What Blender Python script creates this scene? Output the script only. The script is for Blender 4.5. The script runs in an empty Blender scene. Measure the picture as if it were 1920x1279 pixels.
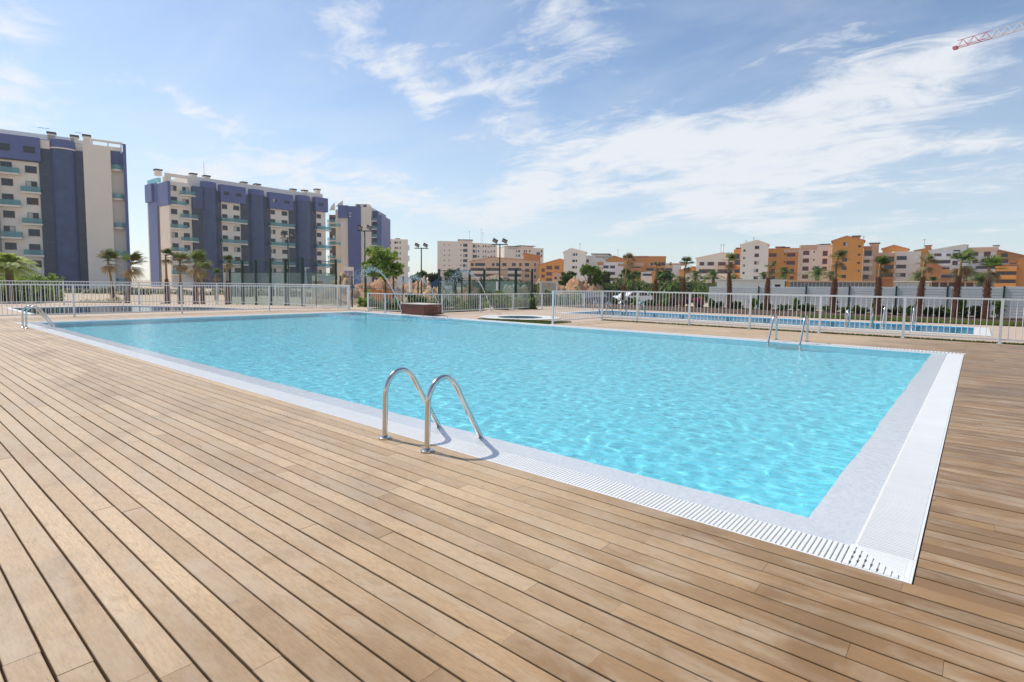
import bpy, math, random
import numpy as np
from mathutils import Vector, Matrix

random.seed(7)
scene = bpy.context.scene
COL = scene.collection

# ------------------------------------------------------------------ camera
F_PX, YAW, PITCH, ROLL, PPY, EYE = 1036.2, -0.6992, -0.0773, 0.0129, 613.3, 1.25
def _basis():
    cy, sy = math.cos(YAW), math.sin(YAW)
    fw = Vector((sy*math.cos(PITCH), cy*math.cos(PITCH), math.sin(PITCH)))
    r = Vector((cy, -sy, 0)); u = r.cross(fw)
    c, s = math.cos(ROLL), math.sin(ROLL)
    return c*r + s*u, -s*r + c*u, fw
CR, CU, CF = _basis()
EYEP = Vector((0, 0, EYE))
cam_d = bpy.data.cameras.new('camera'); cam = bpy.data.objects.new('camera', cam_d); COL.objects.link(cam)
cam_d.sensor_width = 36.0; cam_d.lens = F_PX*36/1920
cam_d.shift_y = -(639.5-PPY)/1920
cam_d.clip_start = 0.05; cam_d.clip_end = 6000
M = Matrix((CR, CU, -CF)).transposed().to_4x4(); M.translation = EYEP
cam.matrix_world = M
scene.camera = cam

# survey helpers: sight lines measured in the photograph turned into places on the site
def ray(x, y): return CF + CR*((x-960)/F_PX) - CU*((y-PPY)/F_PX)
def P(x, y, depth): return EYEP + ray(x, y)*depth
def G(x, y, z=0.0):
    d = ray(x, y); return EYEP + d*((z-EYE)/d.z)
def horizon(x): 
    a = ray(x, 400).z; b = ray(x, 700).z
    return 400 + 300*a/(a-b)
def ZAT(x, y, depth): return P(x, y, depth).z
def GD(x, depth):        # ground point below the sight line of column x at that depth
    p = P(x, horizon(x), depth); return Vector((p.x, p.y, 0))

# ------------------------------------------------------------------ sky and sun
SUN_TO = Vector((-0.83, -0.10, 1.0)).normalized()
SUN_EL = math.asin(SUN_TO.z)
SUN_AZ = math.atan2(SUN_TO.x, SUN_TO.y)      # clockwise from +Y
world = bpy.data.worlds.new('World'); scene.world = world; world.use_nodes = True
wn, wl = world.node_tree.nodes, world.node_tree.links
wn.clear()
def N(nodes, t, **k):
    n = nodes.new(t)
    for a, v in k.items():
        if a.startswith('i_'): n.inputs[a[2:].replace('_', ' ')].default_value = v
        else: setattr(n, a, v)
    return n
def sky_world():
    out = N(wn, 'ShaderNodeOutputWorld'); bg = N(wn, 'ShaderNodeBackground')
    bg.inputs['Strength'].default_value = SKY_STRENGTH
    sky = N(wn, 'ShaderNodeTexSky', sky_type='NISHITA', sun_disc=False)
    sky.sun_elevation = SUN_EL; sky.sun_rotation = SUN_AZ
    sky.altitude = 0; sky.air_density = 1.0; sky.dust_density = 0.45; sky.ozone_density = 2.0
    tc = N(wn, 'ShaderNodeTexCoord')
    # wind-torn clouds: a few banks in given directions, broken up by stretched noise
    def vmath(op, a, b=None):
        n = N(wn, 'ShaderNodeVectorMath', operation=op)
        wl.new(a, n.inputs[0])
        if b is not None:
            if hasattr(b, 'is_output'): wl.new(b, n.inputs[1])
            else: n.inputs[1].default_value = b
        return n
    def math_(op, a, b=None, clamp=False):
        n = N(wn, 'ShaderNodeMath', operation=op); n.use_clamp = clamp
        for i, v in enumerate((a, b)):
            if v is None: continue
            if hasattr(v, 'is_output'): wl.new(v, n.inputs[i])
            else: n.inputs[i].default_value = v
        return n.outputs[0]
    d = tc.outputs['Generated']
    sep = N(wn, 'ShaderNodeSeparateXYZ'); wl.new(d, sep.inputs[0])
    zc = math_('MAXIMUM', sep.outputs[2], 0.03); zc = math_('ADD', zc, 0.12)
    cx = math_('DIVIDE', sep.outputs[0], zc); cy = math_('DIVIDE', sep.outputs[1], zc)
    comb = N(wn, 'ShaderNodeCombineXYZ'); wl.new(cx, comb.inputs[0]); wl.new(cy, comb.inputs[1])
    plane = comb.outputs[0]
    def noise(vec, scale, detail=6, rough=.6, dist=0.0):
        n = N(wn, 'ShaderNodeTexNoise'); wl.new(vec, n.inputs['Vector'])
        n.inputs['Scale'].default_value = scale; n.inputs['Detail'].default_value = detail
        n.inputs['Roughness'].default_value = rough; n.inputs['Distortion'].default_value = dist
        return n
    mp = N(wn, 'ShaderNodeMapping'); wl.new(plane, mp.inputs['Vector'])
    mp.inputs['Rotation'].default_value = (0, 0, math.radians(-28)); mp.inputs['Scale'].default_value = (0.7, 1.3, 1)
    n_wisp = noise(mp.outputs[0], 1.7, 7, .62, .5)
    mp2 = N(wn, 'ShaderNodeMapping'); wl.new(plane, mp2.inputs['Vector']); mp2.inputs['Rotation'].default_value = (0, 0, math.radians(-50)); mp2.inputs['Scale'].default_value = (1.0, 1.45, 1)
    n_fine = noise(mp2.outputs[0], 3.1, 8, .68, 1.1)
    warp = noise(d, 4.0, 3, .6)
    wv = vmath('SUBTRACT', warp.outputs['Color'], (.5, .5, .5)); wv = vmath('SCALE', wv.outputs[0]); wv.inputs['Scale'].default_value = .11
    dw = vmath('ADD', d, wv.outputs[0]).outputs[0]
    total = None
    for (px, py, sx, sy, rot, amp) in CLOUDS:
        c = ray(px, py).normalized()
        t1 = c.cross(Vector((0, 0, 1))).normalized(); t2 = t1.cross(c).normalized()
        a = math.radians(rot); A = t1*math.cos(a) + t2*math.sin(a); B = -t1*math.sin(a) + t2*math.cos(a)
        mpn = N(wn, 'ShaderNodeMapping', vector_type='TEXTURE'); wl.new(dw, mpn.inputs['Vector'])
        mpn.inputs['Location'].default_value = c; mpn.inputs['Rotation'].default_value = Matrix((A, B, A.cross(B))).transposed().to_euler()
        mpn.inputs['Scale'].default_value = (1.75*sx/F_PX, 1.75*sy/F_PX, .8)
        gr = N(wn, 'ShaderNodeTexGradient', gradient_type='SPHERICAL'); wl.new(mpn.outputs[0], gr.inputs[0])
        m = math_('MULTIPLY', gr.outputs['Fac'], amp)
        total = m if total is None else math_('ADD', total, m)
    # break-up: mask * wisps
    w = math_('ADD', math_('MULTIPLY', n_wisp.outputs['Fac'], 1.0), math_('MULTIPLY', n_fine.outputs['Fac'], .8))
    w = math_('SUBTRACT', w, .9)                      # about -.5 .. .5
    dens = math_('ADD', total, math_('MULTIPLY', w, 3.0))
    thin = math_('MULTIPLY', math_('SUBTRACT', n_wisp.outputs['Fac'], .40), .9)   # faint veil everywhere
    dens = math_('ADD', math_('SUBTRACT', dens, .40), 0.0)
    mr = N(wn, 'ShaderNodeMapRange', interpolation_type='SMOOTHSTEP'); wl.new(dens, mr.inputs['Value'])
    mr.inputs['From Min'].default_value = -.18; mr.inputs['From Max'].default_value = .95
    mr.inputs['To Max'].default_value = .88
    veil = math_('MAXIMUM', thin, 0.0); veil = math_('MULTIPLY', veil, VEIL)
    # pale air low over the horizon
    low = N(wn, 'ShaderNodeMapRange', interpolation_type='SMOOTHERSTEP'); wl.new(sep.outputs[2], low.inputs['Value'])
    low.inputs['From Min'].default_value = 0.0; low.inputs['From Max'].default_value = .42
    low.inputs['To Min'].default_value = .52; low.inputs['To Max'].default_value = .0
    cov = math_('MAXIMUM', mr.outputs[0], veil); cov = math_('MINIMUM', cov, .95)
    hz = N(wn, 'ShaderNodeMix', data_type='RGBA'); wl.new(low.outputs[0], hz.inputs['Factor'])
    wl.new(sky.outputs[0], hz.inputs[6]); hz.inputs[7].default_value = HAZE_COL
    mix = N(wn, 'ShaderNodeMix', data_type='RGBA'); wl.new(cov, mix.inputs['Factor'])
    wl.new(hz.outputs[2], mix.inputs[6]); mix.inputs[7].default_value = CLOUD_COL
    wl.new(mix.outputs[2], bg.inputs['Color']); wl.new(bg.outputs[0], out.inputs[0])
SKY_STRENGTH = 0.095
VEIL = 0.8
CLOUD_COL = (6.3, 6.45, 6.7, 1)
HAZE_COL = (5.0, 5.75, 6.3, 1)
CLOUDS = [  # column, row, half width, half height (photo pixels), tilt, amount
    (1430, 245, 190, 85, 6, .62), (1330, 305, 280, 50, 8, .58), (1110, 280, 230, 44, 4, .88), (1490, 335, 230, 30, -4, .6), (1030, 392, 260, 28, 3, .75), (1250, 225, 90, 40, 20, .4),
    (1085, 40, 85, 65, -12, 1.0), (1620, 165, 230, 45, 20, .42), (1850, 60, 170, 55, 22, .42), (1835, 150, 130, 36, 30, .42),
    (750, 135, 80, 32, -25, .9), (900, 170, 180, 50, -14, .66), (960, 110, 80, 60, -40, .36), (650, 10, 62, 26, 0, .95), (20, 165, 85, 80, 0, .9), (20, 60, 40, 40, 0, .5),
    (515, 315, 115, 36, 8, 1.35), (345, 190, 85, 14, -18, .7), (765, 365, 80, 26, 0, 1.0), (1345, 384, 52, 16, 0, 1.25), (1450, 412, 55, 17, 5, 1.3),
    (990, 362, 45, 28, 0, 1.0), (1815, 290, 140, 20, -6, .65), (1740, 420, 260, 30, 0, .7), (290, 300, 80, 14, -8, .7), (1160, 450, 70, 26, 30, .8), (640, 370, 60, 16, -5, .8)]
sky_world()
sun_d = bpy.data.lights.new('sun', 'SUN'); sun_d.energy = 2.5; sun_d.angle = math.radians(.53); sun_d.color = (1, .955, .88)
sun_d.cycles.is_caustics_light = True
sun = bpy.data.objects.new('sun', sun_d); COL.objects.link(sun)
sun.rotation_euler = (-SUN_TO).to_track_quat('-Z', 'Y').to_euler(); sun.location = (-40, -5, 60)
vs = scene.view_settings; vs.view_transform = 'Standard'; vs.look = 'None'; vs.gamma = 1; vs.use_curve_mapping = False
vs.exposure = 0.6
scene.render.engine = 'CYCLES'
cy_ = scene.cycles
cy_.use_denoising = True; cy_.max_bounces = 8; cy_.transparent_max_bounces = 24; cy_.sample_clamp_indirect = 6; cy_.blur_glossy = .3
scene.render.film_transparent = False

# ------------------------------------------------------------------ materials
MATS = {}
def mat(name, col, rough=.6, spec=.4, metal=0.0, noise=0.0, nscale=4.0, bump=0.0, bscale=40.0, island=0.0, col2=None, coord='POS', stretch=(1, 1, 1)):
    if name in MATS: return MATS[name]
    m = bpy.data.materials.new(name); m.use_nodes = True; MATS[name] = m
    nt = m.node_tree; n, l = nt.nodes, nt.links; n.clear()
    out = n.new('ShaderNodeOutputMaterial'); b = n.new('ShaderNodeBsdfPrincipled'); l.new(b.outputs[0], out.inputs[0])
    b.inputs['Base Color'].default_value = (*col, 1); b.inputs['Roughness'].default_value = rough
    b.inputs['Specular IOR Level'].default_value = spec; b.inputs['Metallic'].default_value = metal
    geo = n.new('ShaderNodeNewGeometry'); src = geo.outputs['Position']
    mp = n.new('ShaderNodeMapping'); l.new(src, mp.inputs[0]); mp.inputs['Scale'].default_value = stretch
    if noise or island:
        c2 = col2 or tuple(max(0, x*.55) for x in col)
        mx = n.new('ShaderNodeMix'); mx.data_type = 'RGBA'; mx.inputs[6].default_value = (*col, 1); mx.inputs[7].default_value = (*c2, 1)
        f = None
        if noise:
            t = n.new('ShaderNodeTexNoise'); l.new(mp.outputs[0], t.inputs['Vector']); t.inputs['Scale'].default_value = nscale
            t.inputs['Detail'].default_value = 6; t.inputs['Roughness'].default_value = .62
            r = n.new('ShaderNodeMapRange'); l.new(t.outputs['Fac'], r.inputs[0]); r.inputs[1].default_value = .32; r.inputs[2].default_value = .72; r.inputs[4].default_value = noise
            f = r.outputs[0]
        if island:
            oi = n.new('ShaderNodeObjectInfo'); ad = n.new('ShaderNodeMath'); ad.operation = 'ADD'
            l.new(geo.outputs['Random Per Island'], ad.inputs[0]); l.new(oi.outputs['Random'], ad.inputs[1])
            fr = n.new('ShaderNodeMath'); fr.operation = 'FRACT'; l.new(ad.outputs[0], fr.inputs[0])
            mu = n.new('ShaderNodeMath'); mu.operation = 'MULTIPLY'; l.new(fr.outputs[0], mu.inputs[0]); mu.inputs[1].default_value = island
            if f is not None:
                a2 = n.new('ShaderNodeMath'); a2.operation = 'ADD'; a2.use_clamp = True; l.new(f, a2.inputs[0]); l.new(mu.outputs[0], a2.inputs[1]); f = a2.outputs[0]
            else: f = mu.outputs[0]
        l.new(f, mx.inputs['Factor']); l.new(mx.outputs[2], b.inputs['Base Color'])
    if bump:
        t = n.new('ShaderNodeTexNoise'); l.new(mp.outputs[0], t.inputs['Vector']); t.inputs['Scale'].default_value = bscale; t.inputs['Detail'].default_value = 5
        bp = n.new('ShaderNodeBump'); bp.inputs['Strength'].default_value = bump; bp.inputs['Distance'].default_value = .02
        l.new(t.outputs['Fac'], bp.inputs['Height']); l.new(bp.outputs[0], b.inputs['Normal'])
    return m

# ------------------------------------------------------------------ mesh helpers
class MB:
    def __init__(s): s.v = []; s.f = []; s.m = []; s.mats = []
    def mi(s, m):
        if m not in s.mats: s.mats.append(m)
        return s.mats.index(m)
    def add(s, vs, fs, m):
        o = len(s.v); s.v += [tuple(q) for q in vs]; k = s.mi(m)
        for q in fs: s.f.append(tuple(i+o for i in q)); s.m.append(k)
        return s
    def box(s, x0, x1, y0, y1, z0, z1, m):
        return s.add([(x0,y0,z0),(x1,y0,z0),(x1,y1,z0),(x0,y1,z0),(x0,y0,z1),(x1,y0,z1),(x1,y1,z1),(x0,y1,z1)],
                     [(0,3,2,1),(4,5,6,7),(0,1,5,4),(1,2,6,5),(2,3,7,6),(3,0,4,7)], m)
    def prism(s, pts, z0, z1, m):          # polygon (counter-clockwise) extruded up
        n = len(pts); vs = [(x,y,z0) for x,y in pts] + [(x,y,z1) for x,y in pts]
        fs = [tuple(range(n-1,-1,-1)), tuple(range(n,2*n))] + [(i,(i+1)%n,n+(i+1)%n,n+i) for i in range(n)]
        return s.add(vs, fs, m)
    def yprism(s, pts, y0, y1, m):         # polygon in x,z (counter-clockwise seen from -y) extruded along y
        n = len(pts); vs = [(x,y0,z) for x,z in pts] + [(x,y1,z) for x,z in pts]
        fs = [tuple(range(n)), tuple(range(2*n-1,n-1,-1))] + [(i,n+i,n+(i+1)%n,(i+1)%n) for i in range(n)]
        return s.add(vs, fs, m)
    def tube(s, path, r, m, seg=10, caps=True):
        path = [Vector(q) for q in path]; n = len(path); rs = r if isinstance(r, (list, tuple)) else [r]*n
        vs = []; up = None
        for i, q in enumerate(path):
            t = (path[min(i+1,n-1)] - path[max(i-1,0)]).normalized()
            if up is None:
                a = Vector((0,0,1)) if abs(t.z) < .9 else Vector((1,0,0)); up = t.cross(a).normalized()
            up = (up - t*up.dot(t)).normalized(); w = t.cross(up)
            for k in range(seg):
                a = 2*math.pi*k/seg; vs.append(q + (up*math.cos(a) + w*math.sin(a))*rs[i])
        fs = [(i*seg+k, i*seg+(k+1)%seg, (i+1)*seg+(k+1)%seg, (i+1)*seg+k) for i in range(n-1) for k in range(seg)]
        if caps: fs += [tuple(range(seg-1,-1,-1)), tuple(range((n-1)*seg, n*seg))]
        return s.add(vs, fs, m)
    def build(s, name, parent=None, smooth=False, loc=None, rotz=0.0):
        me = bpy.data.meshes.new(name); me.from_pydata(s.v, [], s.f); 
        for q in s.mats: me.materials.append(q)
        if len(s.mats) > 1: me.polygons.foreach_set('material_index', s.m)
        if smooth: me.polygons.foreach_set('use_smooth', [True]*len(me.polygons))
        me.update()
        return link(name, me, parent, loc, rotz)
def link(name, me, parent=None, loc=None, rotz=0.0):
    o = bpy.data.objects.new(name, me); COL.objects.link(o)
    if parent is not None: o.parent = parent
    if loc is not None: o.location = loc
    if rotz: o.rotation_euler = (0, 0, rotz)
    return o
def tag(o, label=None, cat=None, group=None, kind=None):
    if label: o['label'] = label
    if cat: o['category'] = cat
    if group: o['group'] = group
    if kind: o['kind'] = kind
    return o
def thing(name, label, cat, loc=(0,0,0), rotz=0.0, group=None):
    o = link(name, None, None, loc, rotz); tag(o, label, cat, group); return o
def structure(name, mb, **k): return tag(mb.build(name, **k), kind='structure')
def grid_mesh(name, X, Y, Z, material, parent=None, smooth=True):
    ny, nx = X.shape; v = np.stack([X, Y, Z], -1).reshape(-1, 3).astype(np.float32)
    i = np.arange(nx*ny).reshape(ny, nx)
    f = np.stack([i[:-1,:-1], i[:-1,1:], i[1:,1:], i[1:,:-1]], -1).reshape(-1, 4).astype(np.int32)
    me = bpy.data.meshes.new(name); me.vertices.add(len(v)); me.vertices.foreach_set('co', v.ravel())
    me.loops.add(f.size); me.loops.foreach_set('vertex_index', f.ravel())
    me.polygons.add(len(f)); me.polygons.foreach_set('loop_start', np.arange(0, f.size, 4, dtype=np.int32))
    me.update(calc_edges=True)
    if smooth: me.polygons.foreach_set('use_smooth', np.ones(len(f), bool))
    me.materials.append(material); me.update()
    return link(name, me, parent)
# ------------------------------------------------------------------ ground, paving, pools
POOL = dict(x0=-20.65, x1=-0.144, y0=2.832, y1=14.115)   # outer edge of the gratings
GW, LW = 0.25, 0.235                                        # grating width, wet ledge width
def wood_material():
    m = bpy.data.materials.new('weathered_decking'); m.use_nodes = True
    nt = m.node_tree; n, l = nt.nodes, nt.links; n.clear()
    out = n.new('ShaderNodeOutputMaterial'); b = n.new('ShaderNodeBsdfPrincipled'); l.new(b.outputs[0], out.inputs[0])
    geo = n.new('ShaderNodeNewGeometry'); oi = n.new('ShaderNodeObjectInfo')
    ad = n.new('ShaderNodeMath'); ad.operation = 'ADD'; l.new(geo.outputs['Random Per Island'], ad.inputs[0]); l.new(oi.outputs['Random'], ad.inputs[1])
    fr = n.new('ShaderNodeMath'); fr.operation = 'FRACT'; l.new(ad.outputs[0], fr.inputs[0]); rnd = fr.outputs[0]
    off = n.new('ShaderNodeCombineXYZ'); mu = n.new('ShaderNodeMath'); mu.operation = 'MULTIPLY'; l.new(rnd, mu.inputs[0]); mu.inputs[1].default_value = 57.0
    l.new(mu.outputs[0], off.inputs[0]); l.new(mu.outputs[0], off.inputs[2])
    pos = n.new('ShaderNodeVectorMath'); l.new(geo.outputs['Position'], pos.inputs[0]); l.new(off.outputs[0], pos.inputs[1])
    def nz(src, stretch, scale, detail, rough, dist=0):
        mp = n.new('ShaderNodeMapping'); l.new(src, mp.inputs[0]); mp.inputs['Scale'].default_value = stretch
        t = n.new('ShaderNodeTexNoise'); l.new(mp.outputs[0], t.inputs['Vector']); t.inputs['Scale'].default_value = scale
        t.inputs['Detail'].default_value = detail; t.inputs['Roughness'].default_value = rough; t.inputs['Distortion'].default_value = dist
        return t.outputs['Fac']
    def mrange(v, a, b_, c, d):
        r = n.new('ShaderNodeMapRange'); l.new(v, r.inputs[0]); r.inputs[1].default_value = a; r.inputs[2].default_value = b_
        r.inputs[3].default_value = c; r.inputs[4].default_value = d; return r.outputs[0]
    def mixc(f, a, c, kind='MIX'):
        x = n.new('ShaderNodeMix'); x.data_type = 'RGBA'; x.blend_type = kind; l.new(f, x.inputs['Factor'])
        for i, q in ((6, a), (7, c)):
            if hasattr(q, 'is_output'): l.new(q, x.inputs[i])
            else: x.inputs[i].default_value = (*q, 1)
        return x.outputs[2]
    grain = nz(pos.outputs[0], (5.0, 46, 1), 3.2, 8, .72, .5)
    cloud = nz(pos.outputs[0], (1.6, 4.5, 1), 1.3, 5, .6, .6)
    stain = nz(geo.outputs['Position'], (1, 1.0, 1), .85, 6, .62, .4)
    speck = nz(pos.outputs[0], (6, 22, 1), 7.0, 3, .6)
    c = mixc(mrange(rnd, 0, 1, 0, 1), WOOD_A, WOOD_B)
    sx = n.new('ShaderNodeSeparateXYZ'); l.new(geo.outputs['Position'], sx.inputs[0])
    pale_mix = n.new('ShaderNodeMath'); pale_mix.operation = 'ADD'; l.new(mrange(sx.outputs[0], -2.7, -.1, 1.15, 0), pale_mix.inputs[0]); l.new(mrange(stain, .3, .7, .25, -.35), pale_mix.inputs[1]); pale_mix.use_clamp = True  # blend to the paler board tones towards -x, broken up by noise
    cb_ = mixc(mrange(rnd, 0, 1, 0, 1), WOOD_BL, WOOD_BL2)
    c = mixc(pale_mix.outputs[0], c, cb_)
    c = mixc(mrange(grain, .40, .68, 0, .5), c, WOOD_C)
    c = mixc(mrange(cloud, .45, .70, 0, .65), c, WOOD_D)
    blot = nz(pos.outputs[0], (3.5, 9, 1), 2.2, 6, .7, .8)
    c = mixc(mrange(blot, .54, .72, 0, .42), c, WOOD_C)
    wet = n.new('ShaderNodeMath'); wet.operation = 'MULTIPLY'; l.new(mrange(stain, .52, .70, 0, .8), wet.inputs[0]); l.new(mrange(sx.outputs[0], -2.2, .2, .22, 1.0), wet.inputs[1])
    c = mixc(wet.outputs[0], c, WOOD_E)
    c = mixc(mrange(speck, .62, .78, 0, .55), c, (.13, .09, .06))
    l.new(c, b.inputs['Base Color'])
    l.new(mrange(stain, .5, .75, .44, .33), b.inputs['Roughness']); b.inputs['Specular IOR Level'].default_value = .38
    bp = n.new('ShaderNodeBump'); bp.inputs['Strength'].default_value = .12; bp.inputs['Distance'].default_value = .006
    l.new(grain, bp.inputs['Height']); l.new(bp.outputs[0], b.inputs['Normal'])
    return m
WOOD_A, WOOD_B = (.40, .225, .09), (.24, .128, .046)
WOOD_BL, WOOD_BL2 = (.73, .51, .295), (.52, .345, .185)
WOOD_C, WOOD_D, WOOD_E = (.25, .15, .08), (.56, .43, .295), (.17, .10, .045)
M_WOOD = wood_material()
M_UNDER = mat('deck_gap_shade', (.03, .02, .014), .95, .1)  # near-black sheet below the boards, paints the shade in the gaps
M_EARTH = mat('dry_earth', (.60, .47, .33), .95, .2, noise=.9, nscale=.35, col2=(.50, .38, .26), bump=.5, bscale=6)
M_PAVE = mat('sand_paving', (.58, .44, .32), .8, .3, noise=.7, nscale=1.2, col2=(.50, .38, .28), bump=.1, bscale=30)
M_GRASS_BASE = mat('turf_soil', (.10, .12, .03), .95, .1, noise=.8, nscale=3, col2=(.06, .08, .02))
M_PLASTIC = mat('white_grating_plastic', (.86, .85, .82), .38, .45, noise=.35, nscale=3, island=.25, col2=(.74, .72, .67))
M_COPE = mat('white_coping_stone', (.76, .74, .69), .55, .4, noise=.5, nscale=5, col2=(.66, .63, .57))
M_DARKGUT = mat('gutter_channel', (.30, .31, .32), .8)
M_TILE = None

def tile_material(name, a, b_, grout, scale):
    m = bpy.data.materials.new(name); m.use_nodes = True
    nt = m.node_tree; n, l = nt.nodes, nt.links
    b = n['Principled BSDF']; geo = n.new('ShaderNodeNewGeometry')
    br = n.new('ShaderNodeTexBrick'); l.new(geo.outputs['Position'], br.inputs['Vector'])
    br.offset = 0; br.inputs['Scale'].default_value = scale; br.inputs['Brick Width'].default_value = .5; br.inputs['Row Height'].default_value = .5
    br.inputs['Mortar Size'].default_value = .018; br.inputs['Color1'].default_value = (*a, 1); br.inputs['Color2'].default_value = (*b_, 1); br.inputs['Mortar'].default_value = (*grout, 1)
    l.new(br.outputs['Color'], b.inputs['Base Color']); b.inputs['Roughness'].default_value = .3
    return m
M_TILE = tile_material('pool_mosaic', (.255, .86, .96), (.285, .885, .97), (.31, .88, .96), 2.0)
M_LEDGE = mat('wet_ledge_tile', (.62, .635, .64), .16, .5, noise=.7, nscale=9, col2=(.54, .565, .59), bump=.35, bscale=26)
M_TILE2 = tile_material('pool_mosaic_far', (.05, .45, .66), (.07, .50, .70), (.1, .5, .65), 2.0)

def water_material(name, refr=1.0, rough=.02, bump=.6, tint=(.94, .99, 1.0), scale=8.0):
    m = bpy.data.materials.new(name); m.use_nodes = True
    nt = m.node_tree; n, l = nt.nodes, nt.links; n.clear()
    out = n.new('ShaderNodeOutputMaterial')
    geo = n.new('ShaderNodeNewGeometry')
    mp = n.new('ShaderNodeMapping'); l.new(geo.outputs['Position'], mp.inputs[0]); mp.inputs['Rotation'].default_value = (0, 0, .7); mp.inputs['Scale'].default_value = (1, 1.9, 1)
    t = n.new('ShaderNodeTexNoise'); l.new(mp.outputs[0], t.inputs['Vector']); t.inputs['Scale'].default_value = scale; t.inputs['Detail'].default_value = 4; t.inputs['Roughness'].default_value = .55; t.inputs['Distortion'].default_value = .8
    bp = n.new('ShaderNodeBump'); bp.inputs['Strength'].default_value = bump; bp.inputs['Distance'].default_value = .03
    l.new(t.outputs['Fac'], bp.inputs['Height'])
    fr = n.new('ShaderNodeFresnel'); fr.inputs['IOR'].default_value = 1.33; l.new(bp.outputs[0], fr.inputs['Normal'])
    gl = n.new('ShaderNodeBsdfGlossy'); gl.inputs['Roughness'].default_value = rough; l.new(bp.outputs[0], gl.inputs['Normal'])
    rf = n.new('ShaderNodeBsdfRefraction'); rf.inputs['IOR'].default_value = 1.33; rf.inputs['Roughness'].default_value = 0; rf.inputs['Color'].default_value = (*tint, 1); 
    tr = n.new('ShaderNodeBsdfTransparent'); tr.inputs['Color'].default_value = (*tint, 1)
    m1 = n.new('ShaderNodeMixShader'); m1.inputs[0].default_value = refr; l.new(tr.outputs[0], m1.inputs[1]); l.new(rf.outputs[0], m1.inputs[2])
    m2 = n.new('ShaderNodeMixShader'); l.new(fr.outputs[0], m2.inputs[0]); l.new(m1.outputs[0], m2.inputs[1]); l.new(gl.outputs[0], m2.inputs[2])
    l.new(m2.outputs[0], out.inputs[0])
    return m
M_WATER = water_material('pool_water')
M_WATER_STILL = water_material('still_pool_water', refr=1.0, rough=.02, bump=.06, tint=(.75, .85, .9), scale=3)

g = MB(); x0, x1, y0, y1 = POOL['x0'], POOL['x1'], POOL['y0'], POOL['y1']
# ground sheet with an opening for the pools' basins
def holed_sheet(mb, X0, X1, Y0, Y1, holes, z, m):
    xs = sorted({X0, X1, *[h[i] for h in holes for i in (0, 1)]}); ys = sorted({Y0, Y1, *[h[i] for h in holes for i in (2, 3)]})
    xs = [x for x in xs if X0 <= x <= X1]; ys = [y for y in ys if Y0 <= y <= Y1]
    for a, b in zip(xs, xs[1:]):
        for c, d in zip(ys, ys[1:]):
            mx, my = (a+b)/2, (c+d)/2
            if any(h[0] < mx < h[1] and h[2] < my < h[3] for h in holes): continue
            mb.add([(a,c,z),(b,c,z),(b,d,z),(a,d,z)], [(0,1,2,3)], m)
    return mb
HOLE = (x0+GW-.01, x1-GW+.01, y0+GW-.01, y1-GW+.01)
GUT = (x0+.005, x1-.005, y0+.005, y1-.005)
RPOOL = (-14.6, .35, 20.25, 24.75)
LP = [(-31.2, 4.0), (-24.75, 3.85), (-24.8, 11.7), (-27.4, 10.9), (-31.4, 8.3)]
SPA = (-13.5, 16.55); TERR_Z = -.034; GROUND_Z = -.75
from mathutils.geometry import tessellate_polygon
def poly_sheet(mb, outer, holes, z, m):
    loops = [[Vector((x, y, 0)) for x, y in outer]] + [[Vector((x, y, 0)) for x, y in h] for h in holes]
    flat = [v for l_ in loops for v in l_]; tris = tessellate_polygon(loops); fs = []
    for t in tris:
        a_, b_, c_ = (flat[i] for i in t); fs.append(t if (b_-a_).cross(c_-a_).z > 0 else t[::-1])
    mb.add([(v.x, v.y, z) for v in flat], fs, m); return mb
def rect(h): return [(h[0],h[2]),(h[1],h[2]),(h[1],h[3]),(h[0],h[3])]
spa_hole = [(SPA[0]+.9*math.cos(i*math.pi/12), SPA[1]+.9*math.sin(i*math.pi/12)) for i in range(24)]
structure('ground', holed_sheet(MB(), -3000, 3000, -3000, 3000, [GUT, RPOOL], GROUND_Z, M_EARTH))
TERRACE = [(-44, -9), (14, -9), (14, 34.6), (-17, 34.6), (-19.5, 27.8), (-24.5, 20), (-24.5, 16.4), (-30, 13.6), (-38, 6.8), (-44, 0)]
pv = MB(); poly_sheet(pv, TERRACE, [rect(GUT), rect(RPOOL), LP, spa_hole], TERR_Z, M_PAVE)
n_t = len(TERRACE)
pv.add([(x, y, TERR_Z) for x, y in TERRACE]+[(x, y, GROUND_Z-.1) for x, y in TERRACE], [(i, n_t+i, n_t+(i+1) % n_t, (i+1) % n_t) for i in range(n_t)], M_PAVE)
structure('paving', pv)

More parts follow.
